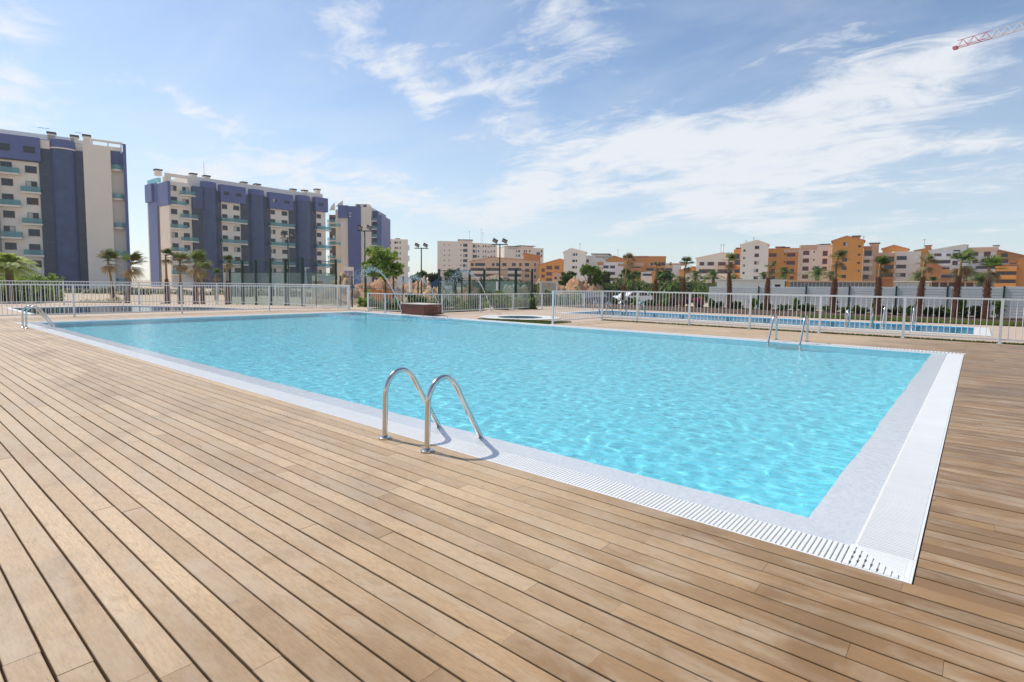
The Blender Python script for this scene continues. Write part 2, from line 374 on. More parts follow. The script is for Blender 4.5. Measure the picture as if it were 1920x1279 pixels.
# main basin
bs = MB(); D = -1.15; lx0, lx1, ly0, ly1 = x0+GW, x1-GW, y0+GW, y1-GW
ix0, ix1, iy0, iy1 = lx0+LW, lx1-LW, ly0+LW, ly1-LW
zl0, zl1 = -.0085, -.0142
def ring(mb, A, B, za, zb, m):
    a = [(A[0],A[2],za),(A[1],A[2],za),(A[1],A[3],za),(A[0],A[3],za)]; b = [(B[0],B[2],zb),(B[1],B[2],zb),(B[1],B[3],zb),(B[0],B[3],zb)]
    mb.add(a+b, [(i,(i+1)%4,4+(i+1)%4,4+i) for i in range(4)], m)
wr = random.Random(8)
def ledge_side(a, b, c, d):          # outer edge a-b, inner edge c-d with a slightly wandering waterline
    a, b, c, d = (Vector(q) for q in (a, b, c, d)); n = int((b-a).length/.06); inw = (c-a); inw = Vector((inw.x, inw.y, 0)).normalized(); vs = []; off = 0.0
    nrm = Vector((-(b-a).y, (b-a).x, 0)).normalized(); nrm = nrm if nrm.dot(inw) > 0 else -nrm
    for i in range(n+1):
        t_ = i/n; off = .86*off+wr.gauss(0, .0022); e = 0 if i in (0, n) else off
        vs.append(a.lerp(b, t_)); vs.append(c.lerp(d, t_)+nrm*(e+.012)+Vector((0, 0, -.0008*abs(e)/.01)))
    bs.add(vs, [(2*i, 2*i+2, 2*i+3, 2*i+1) for i in range(n)], M_LEDGE)
lo_ = [(lx0,ly0,zl0),(lx1,ly0,zl0),(lx1,ly1,zl0),(lx0,ly1,zl0)]; li_ = [(ix0,iy0,zl1),(ix1,iy0,zl1),(ix1,iy1,zl1),(ix0,iy1,zl1)]
for i in range(4): ledge_side(lo_[i], lo_[(i+1) % 4], li_[i], li_[(i+1) % 4])
ring(bs, (ix0,ix1,iy0,iy1), (ix0,ix1,iy0,iy1), zl1, D, M_TILE)
bs.add([(ix0,iy0,D),(ix1,iy0,D),(ix1,iy1,D),(ix0,iy1,D)], [(0,1,2,3)], M_TILE)
basin = structure('pool_basin', bs)
# gutter under the gratings
gt = MB()
ring(gt, GUT, GUT, -.012, -.16, M_DARKGUT); ring(gt, (lx0-.012,lx1+.012,ly0-.012,ly1+.012), (lx0-.012,lx1+.012,ly0-.012,ly1+.012), -.16, -.008, M_COPE)
ring(gt, GUT, (lx0-.012,lx1+.012,ly0-.012,ly1+.012), -.16, -.16, M_DARKGUT)
ring(gt, (lx0-.012,lx1+.012,ly0-.012,ly1+.012), (lx0,lx1,ly0,ly1), -.008, -.008, M_COPE)
ring(gt, (lx0,lx1,ly0,ly1), (lx0,lx1,ly0,ly1), -.008, -.05, M_COPE)
structure('gutter', gt)
# water surface: real ripples
rng = np.random.default_rng(5)
def ripples(X, Y, seed=5, amp=1.0, lo=.09, hi=.42, n=46, wind=-0.35, spread=1.1):
    r = np.random.default_rng(seed); Z = np.zeros_like(X)
    for _ in range(n):
        lam = lo*(hi/lo)**r.random(); k = 2*np.pi/lam; a = wind + r.normal()*spread
        Z += amp*.0019*lam**1.05*np.sin(k*(X*np.cos(a)+Y*np.sin(a)) + r.random()*6.283 + .9*np.sin(.35*k*(Y*np.cos(a)-X*np.sin(a))+r.random()*6.28))/np.sqrt(n/10)
    return Z
nx, ny = 640, 352
xs = np.linspace(lx0+.001, lx1-.001, nx); ys = np.linspace(ly0+.001, ly1-.001, ny); X, Y = np.meshgrid(xs, ys)
edge = np.minimum(np.minimum(X-lx0, lx1-X), np.minimum(Y-ly0, ly1-Y))
fade = np.clip(edge/.5, .35, 1)
Z = -.0200 + ripples(X, Y)*fade
water = tag(grid_mesh('pool_water', X, Y, Z, M_WATER), kind='structure')
water.cycles.is_caustics_caster = True; basin.cycles.is_caustics_receiver = True

# ------------------------------------------------------------------ gratings
def grating(name, label, p0, p1, inward, pitch, parts_max, from_end=True, trim=0.0, fill=.70):
    """slats across a strip from p0 to p1 (outer edge), width GW towards inward"""
    p0, p1 = Vector(p0), Vector(p1); d = (p1-p0); L = d.length; d.normalize(); w = Vector(inward)
    ang = math.atan2(d.y, d.x); t = thing(name, label, 'grating', (p0.x, p0.y, 0), ang)
    sgn = 1 if (-d.y*w.x + d.x*w.y) > 0 else -1
    a, b = .012*sgn, (GW-.014)*sgn; lo, hi = min(a, b), max(a, b)
    fr = MB(); fr.box(0, L, min(0, .011*sgn), max(0, .011*sgn), -.03, .0015, M_PLASTIC); fr.box(0, L, min((GW-.013)*sgn, (GW-.0125)*sgn), max((GW-.013)*sgn, (GW-.0125)*sgn), -.03, -.002, M_PLASTIC)
    fr.box(0, L, min(.075*sgn, .085*sgn), max(.075*sgn, .085*sgn), -.03, -.013, M_PLASTIC); fr.box(0, L, min(.165*sgn, .175*sgn), max(.165*sgn, .175*sgn), -.03, -.013, M_PLASTIC)
    fr.build('frame', t)
    n = int(L/pitch); sw = pitch*fill; c = .0018
    def slat(mb, x):
        x0_, x1_ = x-sw/2, x+sw/2; z0_, z1_ = -.022, .002
        mb.add([(x0_,lo,z0_),(x1_,lo,z0_),(x1_,hi,z0_),(x0_,hi,z0_),(x0_,lo,z1_-c),(x1_,lo,z1_-c),(x1_,hi,z1_-c),(x0_,hi,z1_-c),
                (x0_+c,lo+c,z1_),(x1_-c,lo+c,z1_),(x1_-c,hi-c,z1_),(x0_+c,hi-c,z1_)],
               [(0,1,5,4),(1,2,6,5),(2,3,7,6),(3,0,4,7),(4,5,9,8),(5,6,10,9),(6,7,11,10),(7,4,8,11),(8,9,10,11)], M_PLASTIC)
    one = MB(); slat(one, 0); first = one.build('slat', t); me = first.data
    rest = MB(); used = 0
    order = range(n) if from_end else range(n-1, -1, -1)
    for i in order:
        x = (i+.5)*pitch
        if x < trim: continue
        if used < parts_max:
            o = first if used == 0 else link('slat', me, t)
            o.location = (x, 0, 0); used += 1
        else: slat(rest, x)
    if rest.v: tag(rest.build('slat_run', t), kind='stuff')
    return t
C0 = (x1, y0)
grating('overflow_grating', 'white slatted overflow grating along the near long edge, beside the closest ladder', (x1-.262, y0, 0), (x0, y0, 0), (0, 1, 0), .0235, 295, fill=.77)
grating('overflow_grating', 'white finely ribbed overflow grating down the right short edge of the big pool', (x1, y0+.262, 0), (x1, y1-.26, 0), (-1, 0, 0), .0205, 290, fill=.62)
grating('overflow_grating', 'thin white overflow grating along the far long edge of the big pool', (x1, y1, 0), (x0, y1, 0), (0, -1, 0), .06, 0)
grating('overflow_grating', 'thin white overflow grating along the left short edge of the big pool', (x0, y1-.26, 0), (x0, y0+.26, 0), (1, 0, 0), .06, 0)
# mitred corner piece
cp = thing('grating_corner', 'white mitred corner piece of the gratings with staggered drain slots', 'grating corner', (x1, y0, 0))
k = .2605
m_ = MB(); m_.prism([(-k,.012),(-.012,.012),(-.013,.0135),(-k,k-.0015)], -.022, -.002, M_PLASTIC); base_a = m_.build('slotted_half', cp)
m_ = MB(); m_.prism([(-.011,.014),(-.011,k),(-k+.0015,k)], -.022, .0012, M_PLASTIC); base_b = m_.build('plain_half', cp)
rb = MB(); 
for i in range(9):
    xx = -k+.016+i*.0265; top = -xx-.006
    if top < .03: break
    rb.box(xx-.0105, xx+.0085, .013, top, -.004, .003, M_PLASTIC)
rb.build('rib', base_a)
sl = MB()
M_SLOT = mat('drain_slot', (.10, .10, .10), .8)
for i in range(8):
    xx = -k+.0275+i*.0265
    for q in range(3):
        yy = .045+((i % 2)*.5+q)*.062
        if yy+.03 < -xx-.012: sl.box(xx-.0045, xx+.0045, yy-.008, yy+.008, -.003, .0034, M_SLOT)
sl.build('drain_slot', base_a)
rb2 = MB()
for i in range(11):
    yy = .04+i*.02
    rb2.box(-yy+.014, -.03, yy-.0035, yy+.0035, .0005, .0027, M_PLASTIC)
rb2.build('rib', base_b)
fr = MB(); fr.box(-k, 0, 0, .0115, -.03, .0016, M_PLASTIC); fr.box(-.0105, 0, .0118, k, -.03, .0014, M_PLASTIC); fr.build('frame', cp)

# ------------------------------------------------------------------ timber deck: boards one by one
PIT = .1037; BW = .0952
deck = MB()
deck.box(-23.0, 14, -5, y0-.004, -.09, -.030, M_UNDER); deck.box(x1+.004, 14, y0-.0035, 17.25, -.09, -.0302, M_UNDER)
deck.box(-10.4, x1+.0035, y1+.004, 17.25, -.09, -.0304, M_UNDER); deck.box(-23.0, x0-.004, y0-.0035, 14.9, -.09, -.0306, M_UNDER)
deck = structure('deck', deck)
planks = []
def lay_row(ya, xa, xb, r):
    x = xa - r.random()*1.2; segs = []
    while x < xb:
        L = r.uniform(1.0, 2.3); segs.append((max(x, xa), min(x+L, xb))); x += L
    for a, b in segs:
        if b-a > .004: planks.append((a+.0003, b-.0003, ya, ya+BW, r.uniform(-.0012, .0012), r.uniform(-.0014, .0014)))
rr = random.Random(3)
row = 0
while True:                       # near side, rows stepping from the pool edge towards and past the camera
    ya = y0-.002-(row+1)*PIT+(PIT-BW)
    if ya < -4.9: break
    lay_row(ya, -22.95, 13.9, rr); row += 1
row = 0
while True:
    ya = y0+.0015+row*PIT
    if ya+BW > 17.2: break
    lay_row(ya, x1+.006, 13.9, rr)
    if ya > y1+.004: lay_row(ya, -10.35, x1+.0045, rr)
    if ya+BW < 14.85: lay_row(ya, -22.95, x0-.006, rr)
    row += 1
def proj(p):
    d = Vector(p)-EYEP; z = d.dot(CF)
    if z < .12: return None
    return 960+F_PX*d.dot(CR)/z, PPY-F_PX*d.dot(CU)/z, z
def plank_size(q):
    c = ((q[0]+q[1])/2, (q[2]+q[3])/2, 0); best = 0
    for s in (0, .25, .5, .75, 1):
        pr = proj((q[0]+(q[1]-q[0])*s, c[1], 0))
        if pr and -40 < pr[0] < 1960 and pr[1] < 1300: best = max(best, EYE*F_PX/pr[2]**2*BW*(q[1]-q[0])*F_PX/pr[2])
    return best
planks.sort(key=plank_size, reverse=True)
def plank_geo(mb, a, b, c, d, dz, dy=0.0):
    t = .0022; z1 = dz; z0 = -.026
    mb.add([(a,c,z0),(b,c,z0),(b,d,z0),(a,d,z0),(a,c,z1-t),(b,c,z1-t),(b,d,z1-t),(a,d,z1-t),(a+.0003,c+t,z1),(b-.0003,c+t,z1),(b-.0003,d-t,z1),(a+.0003,d-t,z1)],
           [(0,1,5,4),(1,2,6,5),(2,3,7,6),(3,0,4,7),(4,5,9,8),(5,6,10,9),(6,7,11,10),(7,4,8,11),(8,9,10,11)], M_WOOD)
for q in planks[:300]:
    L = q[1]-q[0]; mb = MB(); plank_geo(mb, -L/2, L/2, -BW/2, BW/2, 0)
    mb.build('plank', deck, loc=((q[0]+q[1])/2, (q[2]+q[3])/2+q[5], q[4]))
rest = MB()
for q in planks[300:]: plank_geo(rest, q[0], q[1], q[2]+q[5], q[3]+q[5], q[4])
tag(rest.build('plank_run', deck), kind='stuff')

# ------------------------------------------------------------------ pool ladders
M_STEEL = mat('brushed_steel', (.62, .60, .57), .16, .5, 1.0, bump=.02, bscale=60)
def bezier_path(pts, n=10):
    pts = [Vector(p) for p in pts]; out = []
    for i in range(len(pts)-1):
        a, b = pts[i], pts[i+1]; pa = pts[i-1] if i else a*2-b; pb = pts[i+2] if i+2 < len(pts) else b*2-a
        for k_ in range(n):
            t = k_/n; out.append(.5*((2*a)+(b-pa)*t+(2*pa-5*a+4*b-pb)*t*t+(3*a-pa-3*b+pb)*t**3))
    return out+[pts[-1]]
def ladder(name, label, loc, rotz, spacing=.51, scale=1.0, group='pool ladders'):
    """local +y points into the pool; foot at y=0"""
    t = thing(name, label, 'pool ladder', loc, rotz, group); t.scale = (scale,)*3
    prof = [(0, 0), (0.004, .20), (.008, .36), (.022, .425), (.062, .492), (.125, .532), (.195, .535), (.255, .50), (.30, .445), (.36, .345), (.44, .215), (.53, .07), (.585, -.02), (.612, -.075), (.618, -.14), (.618, -.30), (.618, -.92)]
    for s in (-1, 1):
        mb = MB(); mb.tube(bezier_path([(s*spacing/2, y, z) for y, z in prof], 6), .0215, M_STEEL, 14)
        rail = mb.build('handrail', t, smooth=True)
        fl = MB(); fl.tube([(s*spacing/2,0,.001),(s*spacing/2,0,.012),(s*spacing/2,0,.016)], [.052,.052,.044], M_STEEL, 20); fl.build('foot_flange', rail)
    for i in range(3):
        z = -.28-.25*i; mb = MB(); mb.box(-spacing/2+.015, spacing/2-.015, .575, .655, z-.012, z+.012, M_STEEL); mb.build('tread', t)
    return t
ladder('pool_ladder', 'steel pool ladder with curved handrails standing on the deck in the foreground', (-3.325, 2.688, 0), 0)
ladder('pool_ladder', 'steel pool ladder at the far left corner of the big pool', (-18.25, 2.70, 0), 0, .46)
ladder('pool_ladder', 'steel pool ladder on the far side of the big pool towards the right', (-3.33, 14.26, 0), math.pi, .60, 1.12)
# ------------------------------------------------------------------ second pool, left pool, spa, turf
M_WATER2 = water_material('far_pool_water', refr=1.0, rough=.03, bump=.2, scale=6)
def rect_pool(name_b, name_w, R, tile, water_m, depth, cope=.30, coords=None, amp=.5, label=None):
    a, b, c, d = R; mb = MB()
    ring(mb, (a,b,c,d), (a+cope,b-cope,c+cope,d-cope), -.012, -.012, M_COPE)
    ring(mb, (a,b,c,d), (a,b,c,d), -.07, -.012, M_COPE)
    q = (a+cope,b-cope,c+cope,d-cope); ring(mb, q, q, -.012, depth, tile)
    mb.add([(q[0],q[2],depth),(q[1],q[2],depth),(q[1],q[3],depth),(q[0],q[3],depth)], [(0,1,2,3)], tile)
    structure(name_b, mb).cycles.is_caustics_receiver = True
    X, Y = np.meshgrid(np.linspace(q[0]+.001,q[1]-.001,int((q[1]-q[0])/.12)), np.linspace(q[2]+.001,q[3]-.001,int((q[3]-q[2])/.12)))
    o = tag(grid_mesh(name_w, X, Y, -.05+ripples(X, Y, 9, amp, .3, 1.2), water_m), kind='structure'); o.cycles.is_caustics_caster = True; return o
rect_pool('lap_pool_basin', 'lap_pool_water', RPOOL, M_TILE2, M_WATER2, -1.2, .38)
M_TILE3 = tile_material('grey_mosaic', (.50, .60, .66), (.54, .64, .70), (.58, .66, .70), 2.0)
wb = MB(); nl = len(LP); cxl = sum(p[0] for p in LP)/nl; cyl_ = sum(p[1] for p in LP)/nl
def shrink(k_): return [(cxl+(x-cxl)*k_, cyl_+(y-cyl_)*k_) for x, y in LP]
LI = shrink(.95)
wb.add([(x, y, -.012) for x, y in LP]+[(x, y, -.012) for x, y in LI], [(i, (i+1) % nl, nl+(i+1) % nl, nl+i) for i in range(nl)], M_COPE)
wb.add([(x, y, -.06) for x, y in LP]+[(x, y, -.012) for x, y in LP], [(i, (i+1) % nl, nl+(i+1) % nl, nl+i) for i in range(nl)], M_COPE)
wb.add([(x, y, -.012) for x, y in LI]+[(x, y, -.5) for x, y in LI], [(i, (i+1) % nl, nl+(i+1) % nl, nl+i) for i in range(nl)], M_TILE3)
wb.add([(x, y, -.5) for x, y in LI], [tuple(range(nl))], M_TILE3); structure('wading_pool_basin', wb).cycles.is_caustics_receiver = True
ww_ = MB(); ww_.add([(x, y, -.035) for x, y in shrink(.9495)], [tuple(range(nl))], M_WATER_STILL); structure('wading_pool_water', ww_).cycles.is_caustics_caster = True
# turf strips
def turf(name, poly, n, seed, h=.04):
    mb = MB(); mb.add([(x, y, -.004) for x, y in poly], [tuple(range(len(poly)))], M_GRASS_BASE)
    base = structure(name, mb)
    r = random.Random(seed); xs_ = [p[0] for p in poly]; ys_ = [p[1] for p in poly]; bl = MB()
    def inside(x, y):
        c_ = False; j = len(poly)-1
        for i in range(len(poly)):
            if (poly[i][1] > y) != (poly[j][1] > y) and x < (poly[j][0]-poly[i][0])*(y-poly[i][1])/(poly[j][1]-poly[i][1])+poly[i][0]: c_ = not c_
            j = i
        return c_
    while n > 0:
        x, y = r.uniform(min(xs_), max(xs_)), r.uniform(min(ys_), max(ys_))
        if not inside(x, y): continue
        n -= 1; a = r.random()*6.28; w = .012; hh = h*r.uniform(.6, 1.3); dx, dy = math.cos(a)*w, math.sin(a)*w; lx, ly = r.uniform(-.02, .02), r.uniform(-.02, .02)
        bl.add([(x-dx,y-dy,-.004),(x+dx,y+dy,-.004),(x+lx,y+ly,hh)], [(0,1,2)], M_GRASS)
    tag(bl.build('grass_blades', base), kind='stuff')
M_GRASS = mat('grass_blade', (.14, .19, .03), .7, .2, island=1.0, col2=(.22, .22, .05))
turf('turf_strip', [(-10.3, 17.28), (9, 17.28), (9, 17.62), (-10.3, 17.5)], 9000, 1)
turf('turf_wedge', [(-13.6, 14.2), (-10.4, 14.2), (-10.4, 15.5), (-12.6, 14.75)], 6000, 2)
turf('lawn', [(-6, 26.5), (12, 27.4), (12, 30.0), (-6, 28.3)], 22000, 3, .07)
turf('lawn_patch', [(-21.5, 15.2), (-17.9, 15.6), (-17.9, 19.5), (-23.5, 18.6)], 9000, 4, .07)
# bare soil bed behind the lawn
sb_ = MB(); sb_.add([(-20, 26.6, -.008), (-6, 27.2, -.008), (-6, 34.5, -.008), (-20, 34.5, -.008)], [(0,1,2,3)], mat('planting_soil', (.13, .085, .06), .95, .1, noise=.7, nscale=2))
sb_.add([(-6, 28.3, -.008), (12, 30, -.008), (12, 34.5, -.008), (-6, 34.5, -.008)], [(0,1,2,3)], MATS['planting_soil'])
structure('planting_bed', sb_)
# round spa
sp = MB(); n_ = 48; R0, R1 = 1.1, .88
cs = [(math.cos(2*math.pi*i/n_), math.sin(2*math.pi*i/n_)) for i in range(n_)]
def circ(r, z): return [(SPA[0]+c*r, SPA[1]+s*r, z) for c, s in cs]
sp.add(circ(1.56, -.014)+circ(R1, -.014), [(i,(i+1)%n_,n_+(i+1)%n_,n_+i) for i in range(n_)], M_COPE)
sp.add(circ(R1, -.014)+circ(R1, -.5), [(i,(i+1)%n_,n_+(i+1)%n_,n_+i) for i in range(n_)], mat('spa_tile', (.36, .56, .58), .3))
sp.add(circ(R1, -.5), [tuple(range(n_))], MATS['spa_tile'])
structure('spa_basin', sp).cycles.is_caustics_receiver = True
sw = MB(); sw.add(circ(R1-.002, -.045), [tuple(range(n_))], M_WATER_STILL); structure('spa_water', sw).cycles.is_caustics_caster = True

# ------------------------------------------------------------------ railings
M_RAIL = mat('pale_galvanised_paint', (.82, .82, .79), .42, .45, .0, noise=.3, nscale=5, col2=(.74, .74, .71))
def railing(name, label, pts, height=1.065, post=.055, gap=.115, bottom=.10, rail_w=.045, picket_r=.0085, group='pale metal railings', mid=None):
    t = thing(name, label, 'railing', (pts[0][0], pts[0][1], 0), 0, group); o = Vector((pts[0][0], pts[0][1], 0))
    pk = MB(); pk.tube([(0,0,bottom),(0,0,height-.02)], picket_r, M_RAIL, 6, False); pm = None
    po = MB(); po.box(-post/2, post/2, -post/2, post/2, -.03, height+.004, M_RAIL); po.box(-post, post, -post, post, -.004, .008, M_RAIL); pom = None
    pts = [Vector((p[0], p[1], 0)) for p in pts]
    for i, p in enumerate(pts):
        d = (pts[i+1]-p) if i+1 < len(pts) else (p-pts[i-1]); a = math.atan2(d.y, d.x)
        if pom is None: q = po.build('post', t); pom = q.data
        else: q = link('post', pom, t)
        q.location = p-o; q.rotation_euler = (0, 0, a)
    for i in range(len(pts)-1):
        a, b = pts[i]-o, pts[i+1]-o; L = (b-a).length; ang = math.atan2((b-a).y, (b-a).x)
        for nm, z, hh, ww in (('top_rail', height-.02, .022, rail_w), ('bottom_rail', bottom, .017, .03)) + ((('middle_rail', mid, .012, .025),) if mid else ()):
            mb = MB(); mb.box(post/2, L-post/2, -ww/2, ww/2, z-hh, z+hh, M_RAIL); mb.build(nm, t, loc=a, rotz=ang)
        n = max(1, int(round((L-post)/gap))); u = (b-a)/L
        for k_ in range(1, n):
            if pm is None: q = pk.build('picket', t); pm = q.data
            else: q = link('picket', pm, t)
            q.location = a+u*(post/2+(L-post)*k_/n)
    return t
railing('pool_railing', 'pale metal picket railing standing between the deck and the long lap pool at right', [(-10.33, 14.3), (-10.33, 17.32), (-9.0, 17.42), (-7.12, 17.38), (-5.22, 17.34), (-3.34, 17.32), (-1.42, 17.3), (.45, 17.3), (2.35, 17.3), (4.25, 17.3)])
railing('pool_railing', 'pale metal picket railing along the left end of the big pool', [(-22.8, 1.35), (-22.77, 4.63), (-22.77, 7.86), (-22.66, 11.15), (-21.85, 14.4)])
rb_ = [G(-90, 571), G(120, 569.5), G(262, 569), G(407, 569.6), G(516.5, 571), G(570, 574.5), G(633, 579)]
railing('pool_railing', 'pale metal picket railing behind the grey wading pool at left', [(p.x, p.y) for p in rb_] + [(-21.92, 14.52)], height=1.12)
lf = [(-20.4, 14.45), (-19.25, 14.5), (-18.55, 14.95), (-17.35, 16.0), (-17.43, 18.45), (-17.57, 20.95), (-17.85, 23.7), (-17.3, 27.0)]
railing('low_railing', 'low pale picket railing behind the fountain block, running away past the round spa', lf, height=.80, gap=.12, bottom=.07)

# ------------------------------------------------------------------ fountain block and jets
M_CLAD = mat('brown_ribbed_cladding', (.25, .09, .06), .55, .35, noise=.5, nscale=6, island=.5, col2=(.14, .06, .045))
fb = thing('fountain_block', 'low brown ribbed block with pale top at the far pool edge, between two water jets', 'planter block', (-17.9, 14.3, 0))
W_, D_, H_ = 1.42, .9, .43
cb = MB(); cb.box(.02, W_-.02, .02, D_-.02, 0, H_-.03, M_CLAD); cb.build('core', fb)
rib = MB(); rib.box(-.022, .022, -.012, .012, 0, H_-.03, M_CLAD); rm = None
for i in range(27):
    for q, (x, y, a) in enumerate([(.026+i*.0512, .012, 0), (W_-.012, .045+i*.0512, math.pi/2)]):
        if y > D_-.03: continue
        if rm is None: o = rib.build('rib', fb); rm = o.data
        else: o = link('rib', rm, fb)
        o.location = (x, y, 0); o.rotation_euler = (0, 0, a)
tp = MB(); tp.box(-.02, W_+.02, -.02, D_+.02, H_-.03, H_, mat('pale_stone_cap', (.62, .55, .48), .7)); tp.build('cap', fb)
def jet_water():
    m = bpy.data.materials.new('aerated_water'); m.use_nodes = True; b = m.node_tree.nodes['Principled BSDF']
    b.inputs['Base Color'].default_value = (.86, .90, .93, 1); b.inputs['Roughness'].default_value = .15; b.inputs['Transmission Weight'].default_value = .35; b.inputs['IOR'].default_value = 1.33
    return m
M_JET = jet_water()
def drop(mb, c, r):
    x, y, z = c; mb.add([(x+r,y,z),(x-r,y,z),(x,y+r,z),(x,y-r,z),(x,y,z+r*1.2),(x,y,z-r*1.2)], [(0,2,4),(2,1,4),(1,3,4),(3,0,4),(2,0,5),(1,2,5),(3,1,5),(0,3,5)], M_JET)
def water_jet(label, a, b, apex, seed, r0=.022, splash=1.0):
    r = random.Random(seed); a, b = Vector(a), Vector(b)
    t = thing('water_jet', label, 'water jet', a, 0, 'fountain jets')
    nz_ = MB(); nz_.tube([(0,0,-.01),(0,0,.04)], [.05,.035], M_STEEL, 12); nz_.build('nozzle', t)
    d = b-a; st = MB(); path = []
    def pos(s):
        # parabola through start, apex height and landing
        h0, h1 = a.z, b.z; A_ = apex-h0; B_ = apex-h1; k_ = math.sqrt(A_)/(math.sqrt(A_)+math.sqrt(max(B_, .001)))
        z = apex-A_*((s-k_)/k_)**2 if s < k_ else apex-B_*((s-k_)/(1-k_))**2
        return Vector((d.x*s, d.y*s, z-a.z))
    for i in range(17): path.append(pos(i/16*.42))
    st.tube(path, [r0*(.55+.5*abs(math.sin(i*1.7+seed)))*(1-.5*i/16) for i in range(17)], M_JET, 7)
    st.build('stream', t, smooth=True)
    sp_ = MB()
    for i in range(900):
        s = r.betavariate(2.2, 1.9); q = pos(.12+.86*s); w = .02+.26*max(0, s-.25)
        drop(sp_, q+Vector((r.gauss(0, w), r.gauss(0, w), r.gauss(0, w*.9))), r.uniform(.004, .015))
    tag(sp_.build('droplets', t), kind='stuff')
    fm = MB()
    for i in range(260):
        q = b-a+Vector((r.gauss(0, .42*splash), r.gauss(0, .20*splash), 0)); q.z = -a.z-.012+abs(r.gauss(0, .022)); drop(fm, q, r.uniform(.012, .04))
    tag(fm.build('splash', t), kind='stuff')
water_jet('water jet rising left from beside the block, spraying in front of the purple mural', G(754, 588), (-18.1, 11.6, -.01), P(668, 506, 23.2).z, 1)
water_jet('thin water jet rising from the right end of the brown ribbed block', G(830, 589), (-16.7, 12.5, -.01), P(797, 520, 20.6).z, 2, .014, .8)
water_jet('tall water jet spraying droplets to the right of the brown ribbed block', G(921, 582.5), (-14.6, 13.0, -.01), P(868, 508, 21.5).z, 3, .024, 1.0)

# ------------------------------------------------------------------ ladders of the lap pool
ladder('pool_ladder', 'small steel ladder on the near edge of the lap pool, seen through the railing', (-2.85, 20.42, 0), 0, .62, 1.05)
ladder('pool_ladder', 'pair of steel handrails on the far edge of the lap pool at right', (-2.15, 24.55, 0), math.pi, .75, 1.15)
ladder('pool_ladder', 'steel ladder at the left end of the lap pool behind the railing', (-12.3, 20.42, 0), 0, .62, 1.05)
ladder('pool_ladder', 'slanting steel handrails on the lap pool beside the white car', (-10.9, 20.42, 0), 0, .75, 1.15)
# ------------------------------------------------------------------ buildings
M_CREAM = mat('cream_render', (.89, .81, .71), .85, .2, noise=.5, nscale=.25, col2=(.79, .70, .60))
M_BEIGE = mat('beige_stone_cladding', (.90, .79, .66), .85, .2, noise=.6, nscale=.4, col2=(.83, .71, .59))
M_BLUE = mat('blue_mosaic', (.115, .14, .31), .5, .4, noise=.5, nscale=.5, col2=(.09, .11, .26))
M_BLUED = mat('dark_blue_mosaic', (.075, .10, .20), .35, .4, noise=.7, nscale=.6, col2=(.045, .062, .13))
M_SLATE = mat('slate_panel', (.045, .055, .09), .3, .45, noise=.6, nscale=.5, col2=(.028, .034, .055))
M_ORANGE = mat('orange_render', (.74, .32, .065), .9, .2, noise=.5, nscale=.3, col2=(.66, .27, .055))
M_ORANGE2 = mat('rust_render', (.50, .21, .07), .9, .2, noise=.5, nscale=.3, col2=(.42, .17, .055))
M_PEACH = mat('peach_render', (.74, .50, .33), .9, .2, noise=.5, nscale=.3, col2=(.66, .43, .27))
M_WHITE = mat('white_render', (.84, .83, .81), .85, .2, noise=.4, nscale=.3, col2=(.68, .67, .66))
M_ROOFT = mat('terracotta_roof', (.60, .28, .13), .9, .2, noise=.8, nscale=.9, col2=(.45, .19, .09), bump=.3, bscale=3)
M_GLASSD = mat('dark_window_glass', (.018, .02, .026), .08, .5)
M_FRAME = mat('dark_window_frame', (.05, .035, .03), .5)
M_SHUT = mat('brown_shutter', (.15, .062, .045), .6, island=.5, col2=(.10, .04, .03))
M_SILL = mat('pale_sill', (.70, .64, .56), .8)
M_CURT = mat('drawn_curtain', (.55, .53, .48), .8)
M_SHADE = mat('loggia_shade', (.16, .10, .075), .9, noise=.6, nscale=1, col2=(.08, .055, .045))  # dark colour stands for the shade inside open loggias
def glass_mat(name, col, amt):
    m = bpy.data.materials.new(name); m.use_nodes = True; nt = m.node_tree; n, l = nt.nodes, nt.links; n.clear()
    out = n.new('ShaderNodeOutputMaterial'); tr = n.new('ShaderNodeBsdfTransparent'); tr.inputs[0].default_value = (*col, 1)
    pb = n.new('ShaderNodeBsdfPrincipled'); pb.inputs['Base Color'].default_value = (col[0]*.45, col[1]*.5, col[2]*.5, 1); pb.inputs['Roughness'].default_value = .08
    mx = n.new('ShaderNodeMixShader'); mx.inputs[0].default_value = amt; l.new(tr.outputs[0], mx.inputs[1]); l.new(pb.outputs[0], mx.inputs[2]); l.new(mx.outputs[0], out.inputs[0])
    return m
M_BGLASS = glass_mat('green_balcony_glass', (.55, .86, .88), .5)
M_COURTGLASS = glass_mat('court_glass', (.80, .90, .88), .22)

